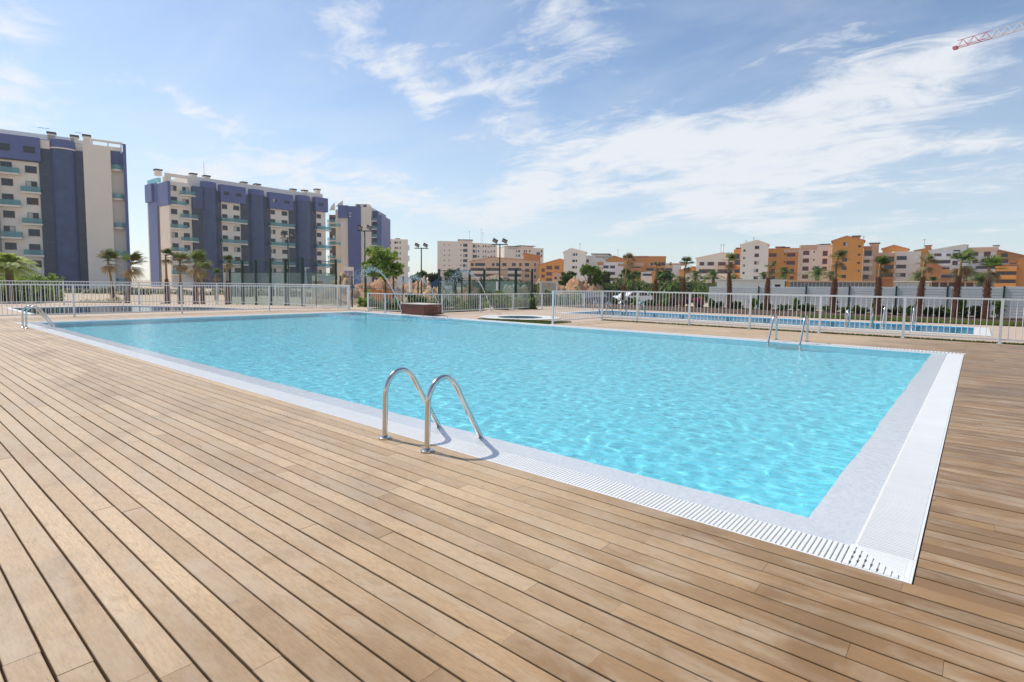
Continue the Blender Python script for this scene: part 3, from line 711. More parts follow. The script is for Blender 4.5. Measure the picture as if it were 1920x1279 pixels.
class Facade:
    def __init__(s, pa, da, pb, db):
        s.A = GD(pa, da); B = GD(pb, db); s.d = (B-s.A); s.L = s.d.length; s.d.normalize(); s.n = Vector((-s.d.y, s.d.x, 0))
        if s.n.dot(CF) < 0: s.n = -s.n
        s.ang = math.atan2(s.d.y, s.d.x)
    def uv(s, x, y, back=0.0):
        d = ray(x, y); t = ((s.A+s.n*back-EYEP).dot(s.n))/d.dot(s.n); q = EYEP+d*t
        return (q-s.A).dot(s.d), q.z
    def u(s, x, y=None): return s.uv(x, horizon(x) if y is None else y)[0]
    def z(s, x, y): return s.uv(x, y)[1]
    def root(s, name, label, cat='building', group=None): return thing(name, label, cat, (s.A.x, s.A.y, 0), s.ang, group)
def window(par, u0, u1, z0, z1, y=0.0, style='dark', sill=True, r=random.Random(11)):
    """set on the face at local y; local -y looks out"""
    w = MB(); f = min(.07, (u1-u0)*.09); pm = {'dark': M_GLASSD, 'shut': M_SHUT, 'half': M_GLASSD}[style]
    w.box(u0+f, u1-f, y-.02, y+.05, z0+f, z1-f, pm)
    fm = M_FRAME if style != 'shut' else M_SHUT
    w.box(u0, u1, y-.06, y+.04, z1-f, z1, fm); w.box(u0, u0+f, y-.06, y+.04, z0, z1-f, fm); w.box(u1-f, u1, y-.06, y+.04, z0, z1-f, fm); w.box(u0+f, u1-f, y-.06, y+.04, z0, z0+f, fm)
    if u1-u0 > .9: w.box((u0+u1)/2-f*.45, (u0+u1)/2+f*.45, y-.05, y+.04, z0+f, z1-f, fm)
    o = w.build('window', par)
    if style != 'shut':
        k_ = r.random()
        if k_ < .35:
            c = MB(); a, b = (u0+f*1.2, (u0+u1)/2-f*.6) if k_ < .18 else ((u0+u1)/2+f*.6, u1-f*1.2)
            if b-a > .2: c.box(a, b, y-.032, y-.022, z0+f*1.1, z1-f*1.1, M_CURT if k_ < .27 else M_SHUT); c.build('blind', o)
    if sill and u1-u0 > .5:
        s_ = MB(); s_.box(u0-.08, u1+.08, y-.14, y+.03, z0-.09, z0-.003, M_SILL); s_.build('sill', o)
    return o
def balcony(par, u0, u1, zs, out=1.25, y=0.0, wall=M_CREAM, curved=False, glass=True, h=1.0):
    """slab whose top is at zs, with glass on three sides"""
    b = MB()
    if curved:
        n = 10; pts = [(u0, y)]+[(u0+(u1-u0)*i/n, y-.45*out-.55*out*math.sin(math.pi*i/n)) for i in range(n+1)]+[(u1, y)]
        pts = pts[::-1] if sum((pts[i][0]*pts[(i+1) % len(pts)][1]-pts[(i+1) % len(pts)][0]*pts[i][1]) for i in range(len(pts))) < 0 else pts
        b.prism(pts, zs-.32, zs, wall)
    else: b.box(u0, u1, y-out, y+.02, zs-.32, zs, wall)
    o = b.build('balcony', par)
    if glass:
        gm = MB()
        if curved:
            edge = [(u0+.05+(u1-u0-.1)*i/n, y-.43*out-.52*out*math.sin(math.pi*i/n)) for i in range(n+1)]
            for (a0, b0), (a1, b1) in zip(edge, edge[1:]): gm.add([(a0,b0,zs+.05),(a1,b1,zs+.05),(a1,b1,zs+h),(a0,b0,zs+h)], [(0,1,2,3)], M_BGLASS)
        else: gm.box(u0+.03, u1-.03, y-out+.03, y-out+.06, zs+.05, zs+h, M_BGLASS)
        for ue in (u0+.03, u1-.06): gm.box(ue, ue+.03, y-(out*.42 if curved else out-.07), y-.01, zs+.05, zs+h, M_BGLASS)
        gm.build('glass_panel', o)
    else:
        pm = MB(); pm.box(u0, u1, y-out, y-out+.15, zs+.001, zs+h, wall); pm.box(u0, u0+.15, y-out+.151, y-.001, zs+.001, zs+h, wall); pm.box(u1-.15, u1, y-out+.151, y-.001, zs+.001, zs+h, wall); pm.build('parapet', o)
    return o
def gable_roof(par, u0, u1, ze0, zp, up, ze1, y0, y1, m=None, over=.5, th=.3):
    m = m or M_ROOFT; mb = MB()
    s0 = (zp-ze0)/(up-u0) if up > u0 else 0; s1 = (zp-ze1)/(u1-up) if u1 > up else 0
    if up > u0+.05: mb.yprism([(u0-over, ze0-over*s0), (up, zp), (up, zp+th), (u0-over, ze0-over*s0+th)], y0-over, y1+over, m)
    if u1 > up+.05: mb.yprism([(up, zp), (u1+over, ze1-over*s1), (u1+over, ze1-over*s1+th), (up, zp+th)], y0-over, y1+over, m)
    return mb.build('roof', par)
def antenna(par, u, z, h, y=3.0):
    mb = MB(); mb.tube([(u,y,z-.2),(u,y,z+h)], .05, M_FRAME, 5)
    for k_ in range(3): mb.box(u-.5+.1*k_, u+.5-.1*k_, y-.03, y+.03, z+h-.15-.25*k_, z+h-.1-.25*k_, M_FRAME)
    mb.build('antenna', par)
def chimney(par, u, z, w=.9, h=1.2, y=4.0, m=None):
    mb = MB(); mb.box(u-w/2, u+w/2, y-w/2, y+w/2, z-.3, z+h, m or M_BEIGE); mb.box(u-w*.62, u+w*.62, y-w*.62, y+w*.62, z+h+.001, z+h+.35, M_FRAME); mb.build('chimney', par)

# ---- blue and cream tower at the left edge
def left_tower():
    fc = Facade(0, 106, 240, 117.4); t = fc.root('apartment_tower', 'tall blue and cream apartment tower cut off by the left edge of the photo')
    U, Zz = fc.u, fc.z; DP = 15.0
    ztop = Zz(60, 259.5); zb = -1.2
    w = MB()
    uL = -16.0; uR = U(246)
    w.box(uL, uR, .6, DP, zb, Zz(182, 278), M_CREAM); w.build('core_wall', t)
    w = MB(); w.box(U(7), U(84), 0, .6, zb, Zz(45, 303), M_CREAM); w.build('window_bay', t)
    w = MB(); w.box(U(41), U(51), -.02, .02, zb, Zz(45, 304), M_BEIGE); w.build('bay_recess', t)
    zbb = Zz(45, 301)
    w = MB(); w.box(U(1), U(89), -1.0, .599, zbb, Zz(45, 257), M_BLUE); crown = w.build('crown_block', t)
    for a, b, c, d in ((11, 34, 272, 285), (58, 79.5, 278, 290)):
        window(crown, U(a), U(b), Zz((a+b)/2, d), Zz((a+b)/2, c), -1.0, 'dark', False)
    w = MB(); w.box(uL, U(.8), -1.4, .6, zb, Zz(0, 300), M_SLATE); w.box(uL, U(-60), -1.0, .59, zbb, Zz(0, 252), M_BLUE); w.build('slate_strip', t)
    w = MB(); w.box(U(84)+.01, U(108), -.25, .59, zb, Zz(96, 281), M_SLATE); w.box(U(152), U(167), -.25, .59, zb, Zz(160, 285), M_SLATE); sl_ = w.build('slate_strip', t)
    jn = MB()
    for k_ in range(14):
        for a, b in ((85.5, 107), (153.5, 166.5)): jn.box(U(a), U(b), -.29, -.251, 1.8+k_*2.2, 1.87+k_*2.2, M_BLUED)
    jn.build('panel_joint', sl_)
    # round stair tower
    def cyl(u0, u1, zt, y, ringz, m):
        c, r = (u0+u1)/2, (u1-u0)/2; n = 20; mb = MB()
        pts = [(c+r*math.cos(math.pi+math.pi*i/n), y+r*.72*math.sin(math.pi+math.pi*i/n)) for i in range(n+1)]
        mb.prism(pts, zb, ringz-.15, m); o = mb.build('round_tower', t)
        mb = MB(); pts2 = [(c+(r+.12)*math.cos(math.pi+math.pi*i/n), y+(r+.12)*.72*math.sin(math.pi+math.pi*i/n)) for i in range(n+1)]
        mb.prism(pts2, ringz-.149, ringz+.1, M_BEIGE); mb.build('ring', o)
        mb = MB(); mb.prism(pts, ringz+.101, zt, M_BLUE); mb.build('cap', o)
    cyl(U(105.5), U(153), Zz(129, 265), .3, Zz(129, 281), M_BLUED)
    w = MB(); w.box(U(167), U(217), -1.1, .59, zb, Zz(192, 276), M_BEIGE); w.build('stone_wall', t)
    w = MB(); w.box(U(240), U(246), -1.3, DP, zb, Zz(243, 273.5), M_BLUE); w.build('end_fin', t)
    w = MB(); w.box(U(217.5), U(240)-.01, .3, .59, Zz(228, 310), Zz(228, 284), M_BLUE); w.build('corner_panel', t)
    for py in (319.5, 373.5, 427.2, 480.2, 531): balcony(t, U(217)+.02, U(239.6), Zz(228, py), 1.3, .3, M_BEIGE, True)
    zA, zA2 = Zz(25, 325.6), Zz(25, 385.5); pt = (zA-zA2)
    for k_ in range(5):
        z = zA-k_*pt
        if z > 1: 
            balcony(t, U(8), U(47.5), z); window(t, U(12.5), U(34), z+.02, z+2.15, 0, 'dark', False)
        if z-pt*.39 > 1: window(t, U(13), U(34.5), z-pt*.39, z-pt*.17, 0)
    zB = Zz(67, 361.5)
    for k_ in range(-1, 4):
        z = zB-k_*pt
        if k_ >= 0: balcony(t, U(49), U(86.5), z); window(t, U(58), U(79), z+.02, z+2.15, 0, 'dark', False)
        if z-pt*.39 > 1: window(t, U(58), U(79.5), z-pt*.39, z-pt*.17, 0)
    ph = MB(); ph.box(uL, U(150), 2.6, DP-.5, Zz(182, 278)+.001, Zz(10, 238), M_WHITE); ph.box(U(89), U(106), -.5, 2.59, Zz(98, 281), Zz(98, 266), M_BEIGE); ph.build('penthouse', t)
    ph = MB(); ph.box(U(150), U(183), 2.2, DP-1, Zz(182, 278)+.002, Zz(165, 261), M_BEIGE); ph.build('penthouse', t)
    for x, y in ((107, 247), (150, 253), (173, 252)): chimney(t, U(x), Zz(x, y)-1.4, 1.2, 1.4, 3.2)
    pg = MB(); zr = Zz(210, 267)
    pg.box(U(182), U(240), -.9, -.5, zr-.35, zr+.05, M_BEIGE); pg.box(U(183), U(185.5), -.88, -.52, Zz(192, 276), zr-.351, M_BEIGE); pg.box(U(212), U(214.5), -.88, -.52, Zz(192, 276), zr-.351, M_BEIGE); pg.box(U(236), U(238.5), -.88, -.52, Zz(192, 285), zr-.351, M_BEIGE); pg.box(U(184), U(236), 2, 2.2, Zz(192, 279), zr-.5, M_BEIGE); pg.build('roof_pergola', t)
left_tower()

# ---- long blue slab block
def long_block():
    fc = Facade(318, 146, 613, 182.4); t = fc.root('apartment_block', 'long blue and cream apartment block with three round stair towers')
    U, Zz = fc.u, fc.z; zb = -1.2; DP = 16.0
    L = U(613)
    zroof = Zz(340, 342)
    w = MB(); w.box(U(323), L-.3, .6, DP, zb, zroof-.6, M_CREAM); w.build('core_wall', t)
    # left end: blue and beige gable wall
    w = MB(); w.box(.25, U(323), -.6, 6.0, zb, zroof-.601, M_BEIGE); w.build('end_wall', t)
    w = MB(); w.box(-.1, U(322.5), -1.0, 6.4, Zz(318, 385), Zz(318, 341), M_BLUE); w.build('end_block', t)
    w = MB(); w.box(-.2, U(318), 6.41, 12.8, zb, Zz(318, 341)+.3, M_BLUE); w.box(-.8, -.21, 8.2, 13.0, Zz(300, 372), Zz(318, 341)+.2, M_BLUE); w.build('end_block', t)
    gl = MB(); gl.box(-.2, U(322), 5, 12.7, Zz(318, 341)+.35, Zz(318, 341)+1.5, M_BGLASS); gl.build('terrace_glass', t)
    w = MB(); w.box(U(323)-.02, U(363.5), 0, .6, zb, zroof, M_CREAM); w.build('window_bay', t)
    w = MB(); w.box(U(338.5), U(344.5), -.02, .02, zb, zroof-1, M_BEIGE); w.build('bay_recess', t)
    zA = Zz(331, 384.5); pt = zA-Zz(331, 428)
    for k_ in range(0, 4):
        z = zA-k_*pt
        if z > 1: balcony(t, U(320.5), U(353.5), z, 1.3, 0, M_CREAM, True); window(t, U(325.5), U(337), z+.02, z+2.1, 0, 'dark', False)
    for k_ in range(-1, 4):
        z = zA-k_*pt
        if z-pt*.4 > .8: window(t, U(325), U(336.5), z-pt*.40, z-pt*.18, 0)
    zB = Zz(353, 366.5)
    for k_ in range(0, 4):
        z = zB-k_*pt
        if z > 1: balcony(t, U(342), U(374), z, 1.3, 0, M_CREAM, True); window(t, U(347.5), U(358.5), z+.02, z+2.1, 0, 'dark', False)
        if z-pt*.4 > .8: window(t, U(347.5), U(358.5), z-pt*.40, z-pt*.18, 0)
    def dark(a, b, ytop, y=-.2):
        m = MB(); m.box(U(a), U(b), y, .59, zb, Zz((a+b)/2, ytop), M_SLATE); return m.build('slate_strip', t)
    m = MB(); m.box(U(364), U(383.5), -.5, .59, zb, Zz(373, 352), M_SLATE); m.box(U(364), U(382.5), -.9, -.501, Zz(373, 392), Zz(373, 351), M_BLUED); m.build('slate_strip', t)
    def cyl(p0, p1, top, ringy):
        u0, u1 = U(p0), U(p1); c, r = (u0+u1)/2, (u1-u0)/2; n = 18; pm = (p0+p1)/2; rz = Zz(pm, ringy); zt = Zz(pm, top)
        f_ = lambda rr: [(c+rr*math.cos(math.pi+math.pi*i/n), .2+rr*.8*math.sin(math.pi+math.pi*i/n)) for i in range(n+1)]
        mb = MB(); mb.prism(f_(r), zb, rz-.12, M_BLUED); o = mb.build('round_tower', t)
        mb = MB(); mb.prism(f_(r+.1), rz-.119, rz+.1, M_BLUE); mb.build('ring', o)
        mb = MB(); mb.prism(f_(r), rz+.101, zt, M_BLUE); mb.build('cap', o)
    cyl(381, 410, 342.5, 353.5); cyl(469.5, 498, 357, 366.5); cyl(556.5, 582.7, 368, 377)
    dark(410, 418, 359); dark(453.5, 471, 366); dark(498, 509, 370); dark(542.8, 558, 377); dark(582.5, 594, 381)
    def bay(p0, p1, cols, bp0, bp1, top, bot, slabs, wlast, recess):
        pm = (p0+p1)/2
        m = MB(); m.box(U(p0), U(p1), -1.1, .595, Zz(pm, bot), Zz(pm, top), M_BLUE); cr = m.build('crown_block', t)
        m = MB(); m.box(U(bp0), U(bp1), -.1, .594, zb, Zz(pm, bot)-.002, M_CREAM); m.build('window_bay', t)
        if recess: m = MB(); m.box(U(recess[0]), U(recess[1]), -.12, -.08, zb, Zz(pm, bot)-.05, M_BEIGE); m.build('bay_recess', t)
        zt, zo = Zz(pm, top), Zz(pm, bot); zm = zo+(zt-zo)*.5
        for a, b in cols: 
            s_ = (b-a)*.15; window(cr, U(a+s_), U(b+s_), zm-.45, zm+.45, -1.1, 'dark', False)
        z = Zz(pm, slabs[0]); pt_ = z-Zz(pm, slabs[1])
        first = True
        while z > .5:
            balcony(t, U(bp0)-.4, U(bp1)+1.3, z, 1.35, -.1)
            for a, b in cols:
                window(t, U(a), U(b), z+.02, z+2.1, -.1, 'dark', False)
                if z-pt_*.4 > .5: window(t, U(a), U(b), z-pt_*.40, z-pt_*.18, -.1, r=random)
                if first: window(t, U(a), U(b), z+pt_*.60, z+pt_*.82, -.1)
            first = False; z -= pt_
    bay(415, 461.5, [(419.5, 429), (440.6, 451.6)], 418, 454, 350, 381, (417.5, 456.5), None, (432, 437.5))
    bay(505, 549, [(509.5, 517.6), (530, 540.5)], 507.5, 542.8, 364, 393.5, (425.5, 461.5), None, (520.5, 526.5))
    bay(590, 613.4, [(595, 603)], 593.5, 611.5, 371.5, 397.5, (431, 465.7), None, None)
    # roof terraces
    zr = zroof
    ph = MB(); ph.box(U(366), U(612)-1, 3.0, DP-.8, zr-.599, Zz(470, 343), M_CREAM); ph.build('penthouse', t)
    ph = MB(); ph.box(U(362), U(392), 2.0, 2.99, zr-.598, Zz(378, 333), M_CREAM); ph.box(U(584), U(613)-.5, 1.0, 2.98, Zz(598, 378), Zz(598, 362), M_CREAM); ph.build('penthouse', t)
    pg = MB(); zb_ = Zz(318, 323)
    pg.box(.3, U(365), 1.5, 2.0, zb_-.9, zb_, M_BEIGE); pg.box(.3, 1.7, 1.45, 3.2, zr-.6, zb_-.901, M_BEIGE); pg.box(U(361), U(365), 1.45, 1.95, zr-.6, zb_-.901, M_BEIGE); pg.build('roof_pergola', t)
    for x, y in ((296, 319.5), (362, 327), (387, 331), (457, 343), (482, 346.5), (549.5, 356), (571, 358), (594.5, 356)):
        u_, z_ = fc.uv(x, y, 4.0); chimney(t, u_, z_-1.1, 1.4, 1.0, 4.0)
    u_, z_ = fc.uv(382, 303, 4.0); mb = MB(); mb.tube([(u_,4,zr),(u_,4,z_)], .06, M_SILL, 5); mb.build('antenna', t)
long_block()

# ---- blue tower seen end-on
def end_tower():
    fc = Facade(611, 200, 717, 200); t = fc.root('apartment_tower', 'narrow blue and cream tower with two sail-shaped roof fins, right of the long block')
    U, Zz = fc.u, fc.z; zb = -1.2
    def bx(name, a, b, top, y0, y1, m, bot=None, par=None):
        q = MB(); q.box(U(a), U(b), y0, y1, zb if bot is None else Zz((a+b)/2, bot), Zz((a+b)/2, top), m); return q.build(name, par or t)
    bx('stone_wall', 628, 641, 392, 1.5, 14, M_BEIGE); bx('stone_column', 640, 655, 409, 0, 14, M_BEIGE)
    bx('crown_block', 636.4, 654.2, 385.6, -.8, 13.9, M_BLUE, 408.9); bx('blue_wall', 654.3, 678, 387, -.6, 14.1, M_BLUE)
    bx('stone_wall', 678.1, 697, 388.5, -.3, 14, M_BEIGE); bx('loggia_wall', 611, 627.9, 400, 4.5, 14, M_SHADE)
    bx('loggia_wall', 697.1, 708, 394.5, 1.6, 14, M_BLUED); bx('blue_fin', 708.1, 716.5, 403.5, -.5, 14, M_BLUE)
    bx('roof_house', 662, 686, 379.5, 4, 9, M_BEIGE, 387.5)
    ph = MB()
    for a, b in ((664.5, 670.5), (677, 683)): ph.box(U(a), U(b), 3.9, 3.99, Zz(670, 387), Zz(670, 381), M_SHUT)
    ph.build('roof_door', t)
    for x0, x1, ya, yb_, yc in ((615.5, 626, 392, 378.8, 393), (627.8, 641, 386, 374.8, 386)):
        q = MB(); q.yprism([(U(x0), Zz(x0, yc)), (U(x1), Zz(x1, yc)), (U(x1), Zz(x1, yb_)), (U(x0)+.4*(U(x1)-U(x0)), Zz(x0, (ya+yb_)/2)), (U(x0)+.1*(U(x1)-U(x0)), Zz(x0, ya))], 1.8, 2.3, M_BEIGE); q.build('sail_fin', t)
    for k_ in range(7):
        z = Zz(703, 413.6+15.35*k_)
        if z > 1: balcony(t, U(697.2), U(708.2), z, 1.6, 1.6, M_WHITE)
    for k_ in range(5):
        z1_ = Zz(619, 416+17*2*k_); z2_ = Zz(630, 425+17*2*k_)
        if z1_ > 1: balcony(t, U(611.2), U(627), z1_, 2.6, 3.2, M_BEIGE, True); window(t, U(612), U(622), z1_+.1, z1_+2.1, 4.5, 'dark', False)
        if z2_ > 1: balcony(t, U(614), U(640), z2_, 1.8, 1.5, M_BEIGE, True)
    q = MB()
    for y_ in (399, 405): q.box(U(657.3), U(660.5), -.66, -.601, Zz(659, y_+2.2), Zz(659, y_), M_SILL)
    q.build('wall_vent', t)
end_tower()

# ---- generic far blocks, faced to the viewer
def rows(cols, ys, style='dark'): return [(a, b, y0, y1, style) for (y0, y1) in ys for (a, b) in cols]
def block(label, x0, x1, depth, top, m, wins=(), terr=(), gable=None, name='apartment_block', deep=14.0, bands=(), bottom=None, roofm=None, chim=(), ant=(), turn=0.0, par_m=None, group=None):
    """front face between columns x0..x1; wins (x0,x1,ytop,ybot,style); terr (x0,x1,ytop,yopen,ypar): loggia as a shade-dark panel, parapet below"""
    xm_ = (x0+x1)/2; D_m = depth*math.hypot(1, (xm_-960)/F_PX); k0, k1 = (math.hypot(1, (x-960)/F_PX) for x in (x0, x1))
    fc = Facade(x0, D_m/k0, x1, D_m/k1+turn); t = fc.root(name, label, 'building', group); U = lambda x: fc.u(x); Zz = fc.z
    zb = -1.2 if bottom is None else Zz((x0+x1)/2, bottom); L = U(x1)
    w = MB()
    if gable:
        px, py, ye0, ye1 = gable; ze0, ze1, zp, up = Zz(x0, ye0), Zz(x1, ye1), Zz(px, py), U(px)
        poly = [(0, zb), (L, zb), (L, ze1)]
        if up < L-.05: poly.append((up, zp))
        else: poly[-1] = (L, zp)
        if up > .05: poly.append((0, ze0))
        w.yprism(poly, 0, deep, m); w.build('wall', t)
        gable_roof(t, 0, L, ze0, zp, min(max(up, 0), L), ze1, 0, deep, roofm)
    else:
        zt = Zz((x0+x1)/2, top); w.box(0, L, 0, deep, zb, zt, m); w.build('wall', t)
        pp = MB(); pp.box(-.12, L+.12, -.12, .25, zt, zt+.3, par_m or m); pp.box(-.12, .25, .251, deep, zt, zt+.3, par_m or m); pp.box(L-.25, L+.12, .251, deep, zt, zt+.3, par_m or m); pp.build('parapet', t)
    for a, b, y0_, y1_, st in wins: window(t, U(a), U(b), Zz((a+b)/2, y1_), Zz((a+b)/2, y0_), 0, st, (b-a) > 6)
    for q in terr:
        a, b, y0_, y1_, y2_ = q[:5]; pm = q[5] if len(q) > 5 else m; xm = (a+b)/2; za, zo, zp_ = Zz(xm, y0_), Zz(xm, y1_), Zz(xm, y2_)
        d = MB(); d.box(U(a), U(b), -.03, .02, zo-.2, za, M_SHADE); o = d.build('loggia', t)  # shade-dark panel on the uncut wall in place of a recess
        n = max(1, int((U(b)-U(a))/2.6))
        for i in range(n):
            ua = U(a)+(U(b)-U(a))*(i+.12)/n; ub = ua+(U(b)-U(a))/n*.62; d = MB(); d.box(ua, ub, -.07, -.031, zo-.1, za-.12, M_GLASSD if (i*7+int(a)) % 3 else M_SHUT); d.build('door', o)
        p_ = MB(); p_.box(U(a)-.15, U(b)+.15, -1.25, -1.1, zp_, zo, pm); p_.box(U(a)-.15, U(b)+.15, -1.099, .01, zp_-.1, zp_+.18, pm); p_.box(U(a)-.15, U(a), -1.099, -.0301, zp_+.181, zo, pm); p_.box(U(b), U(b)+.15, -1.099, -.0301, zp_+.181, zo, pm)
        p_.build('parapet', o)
    for a, b, y0_, y1_, bm, out in bands:
        q = MB(); xm = (a+b)/2; q.box(U(a), U(b), -out, -.001, Zz(xm, y1_), Zz(xm, y0_), bm); q.build('facade_panel', t)
    for x, y, w_, h_ in chim: chimney(t, U(x), Zz(x, y)-h_, w_, h_, 3.0, m)
    for x, y, h_ in ant: antenna(t, U(x), Zz(x, y), h_)
    return t
R6 = [(453, 457), (463, 467.2), (473.2, 477.4), (483.3, 487.5), (493, 497.2), (503, 507.2)]
tB4 = block('distant tan apartment block just right of the narrow blue tower', 717, 765, 300, 449.5, M_BEIGE, rows([(729.4, 733.5), (739.7, 744), (745.2, 747), (749.6, 751.5)], R6), chim=((724, 446.5, 2, 1.0), (746, 447.5, 2, 1.2)), bands=[(763.5, 768, 460+20*i, 470+20*i, M_WHITE, 1.5) for i in range(4)])
R7 = [(457.2, 462.7), (466.9, 472.4), (476.5, 482), (486, 491.5), (495.5, 501), (505.2, 510.7)]
block('tall tan stone block standing furthest back, left of centre, with tiny square windows', 820, 885, 320, 453.5, M_BEIGE, rows([(868, 876)], R7) + rows([(862.6, 865.2), (832.2, 833.8), (841.2, 842.8)], [(a+1.3, a+3.5) for a, b in R7]), chim=((872, 450.5, 7, 1.6),), ant=((880, 452, 6),))
block('stepped right wing of the tall tan stone block behind the low tiled houses', 885.3, 931, 324, 457.5, M_BEIGE, rows([(886, 893.6)], [(a+1.5, b+1.5) for a, b in R7]) + rows([(895.7, 898), (904.6, 906.6), (908.8, 911.2), (919.6, 922), (925, 927.4)], [(a+3, a+6.2) for a, b in R7]) + rows([(877.9, 884), (913.5, 917.6)], [(a+5, a+6.6) for a, b in R7]), turn=6, ant=((905, 457, 9), (908, 457, 7)))
block('tan stone block peeping over the tiled roofs, right of the tallest lamp mast', 945, 1018, 345, 465, M_BEIGE, rows([(966.5, 969), (971, 974), (981, 983.4), (985, 987), (991, 993.5), (1013, 1015.4)], [(469, 473.2), (477.5, 481.5)]) + [(1005, 1011.5, 473, 478.5, 'dark')], turn=14, chim=((960, 462.5, 6, 1.2), (985, 462, 9, 1.2)))
t7 = block('low peach house row with terracotta roof behind the right-hand court', 881, 1010, 268, 491, M_PEACH, rows([(882.5, 888), (890.5, 909), (922, 927), (930, 936), (941.5, 949), (959.5, 966.5), (973, 977.5), (983.5, 991.5), (1001, 1004)], [(493.3, 499)]) + rows([(1001, 1004.5)], [(504, 510), (516, 522)]) + rows([(984, 992)], [(504, 510), (514.5, 520)]), [(882, 908, 502.5, 508, 512.5, M_BEIGE), (911, 936, 502.5, 508, 512.5, M_BEIGE), (952, 977, 502.5, 508, 512.5, M_BEIGE), (885, 908, 514, 519, 523, M_BEIGE), (911, 936, 514, 519, 523, M_BEIGE), (952, 977, 514, 519, 523, M_BEIGE)], gable=(921, 483, 491, 489.5))
block('peach house end with orange gable stepping above the terracotta roof row', 981, 1012, 275, 479, M_ORANGE, gable=(984, 475, 476, 481), deep=8)
block('orange gabled house with brown windows, left of the pale gabled tower', 1010, 1056, 262, 490, M_ORANGE, rows([(1024, 1034.5), (1039, 1048)], [(498.5, 505.5), (510.5, 517), (522, 527)], 'shut') + rows([(1015, 1021)], [(503.5, 510), (515, 521)], 'shut'), gable=(1049, 486, 497, 488))
block('pale gabled tower with paired small windows above the bright green tree', 1056, 1098, 254, 470, M_CREAM, rows([(1072, 1077), (1078.4, 1081)], [(475, 479.8), (487, 491.6), (499, 503.6), (511, 515.6)]), gable=(1069, 466.3, 473, 473.5), roofm=M_BEIGE, ant=((1086, 467, 3),))
block('cream stepped building with roof clutter right of the pale gabled tower', 1098, 1146, 264, 480.5, M_CREAM, [(1097.8, 1103, 486.5, 492.5, 'dark'), (1098, 1103.5, 499, 505, 'dark'), (1112, 1118, 499, 506, 'dark'), (1129, 1131, 482.5, 484.5, 'dark')], chim=((1114, 476.5, 3, 1.2), (1128, 477, 6, 1.3), (1136, 478.5, 4, 1)))
block('ochre gabled house peeping over the white terraced house', 1136, 1176, 262, 487, M_ORANGE, gable=(1150, 480.3, 487.5, 488.5), chim=((1171, 480.5, 2, 2),), ant=((1157, 481, 3.5),))
block('white terraced house with brown doors left of the leaning palm', 1119, 1168, 238, 493, M_WHITE, [(1130.5, 1140, 498, 507, 'shut'), (1143, 1152, 498, 503.5, 'shut')], [(1120, 1152.5, 509.8, 515.8, 520), (1133, 1152.5, 521.5, 527, 531)], bands=[(1119, 1130, 491.5, 497.5, M_ROOFT, .4), (1119, 1153, 503.6, 509, M_WHITE, 1.2), (1158, 1176, 495.5, 498.5, M_ROOFT, .8)])
block('long ochre terraced building behind the leaning palm, flat roofed', 1176, 1247, 272, 481.5, M_ORANGE, [(1214, 1223, 493, 497.5, 'dark'), (1231, 1237, 492, 498, 'shut'), (1238, 1246, 492, 498, 'dark')], [(1210, 1225, 502.5, 508, 512, M_PEACH), (1238, 1245, 502.5, 510, 513), (1183, 1200, 500.5, 503, 506, M_PEACH)], bands=[(1176, 1215, 480, 483.5, M_ROOFT, .5), (1185, 1206, 492.5, 499.5, M_PEACH, 1.0)], chim=((1240, 483, 3, .6),))
block('rust-brown lean-to house with sloping tiled roof between two palms', 1187, 1219, 225, 505, M_ORANGE2, gable=(1189, 503.5, 504.5, 512.5), deep=7)
block('small white terrace house tucked behind the dark green bushes', 1202, 1228, 220, 512, M_WHITE, [], [(1204, 1226, 513, 517.5, 521.5)], deep=7)
block('ochre and white corner house behind the tall middle palm', 1246, 1276, 245, 495, M_PEACH, [(1264, 1271, 503, 508.2, 'dark'), (1264, 1271, 513, 518, 'dark'), (1254, 1258, 492, 497.5, 'dark')], [(1246.5, 1259, 503, 508, 512.5, M_WHITE), (1250, 1263, 514, 519, 524, M_WHITE), (1250, 1263, 524.5, 529, 533, M_WHITE)], bands=[(1260, 1275, 497, 523, M_WHITE, .25)], chim=((1280, 492, 3, 1),))
block('plain bright orange wall block left of the cream terraces', 1274, 1305, 240, 501, M_ORANGE, gable=(1300, 500.5, 507, 502.5))
block('cream terraced block with sloping roofline and wide dark balconies', 1304, 1374, 232, 484, M_CREAM, rows([(1310, 1318.5), (1325, 1337), (1344.5, 1359), (1365, 1372)], [(491.3, 498)], 'shut'), [(1309, 1338, 505, 513, 518, M_CREAM), (1344, 1372, 505, 513, 518, M_CREAM), (1312, 1332, 519.3, 524, 528, M_CREAM)], gable=(1353, 474.3, 484.5, 479), roofm=M_BEIGE, ant=((1349, 475, 4), (1354, 475, 4)), bands=[(1304, 1338, 498.6, 503.5, M_CREAM, 1.2), (1344, 1373, 498.6, 503.5, M_PEACH, 1.2)])
block('slim orange wing squeezed left of the tall cream tower', 1373.5, 1386, 226, 469, M_ORANGE, [(1376, 1384, 476, 486, 'dark')], [(1375, 1385.5, 487, 497, 501), (1375, 1385.5, 505, 512, 516)], chim=((1382, 465.5, 2, 1),))
block('tall cream stone tower with low gable and one column of windows', 1386, 1437, 214, 458, M_CREAM, rows([(1412, 1420)], [(461.2, 467.3), (475.8, 482), (490, 496), (504.2, 510.5), (518.3, 524.5)]) + rows([(1391, 1394.8)], [(468, 472), (482, 486), (496, 500), (510, 514)]), gable=(1415.5, 451.2, 459.5, 458.8), roofm=M_BEIGE, ant=((1409, 452, 1.6), (1395, 456, 1.2)))
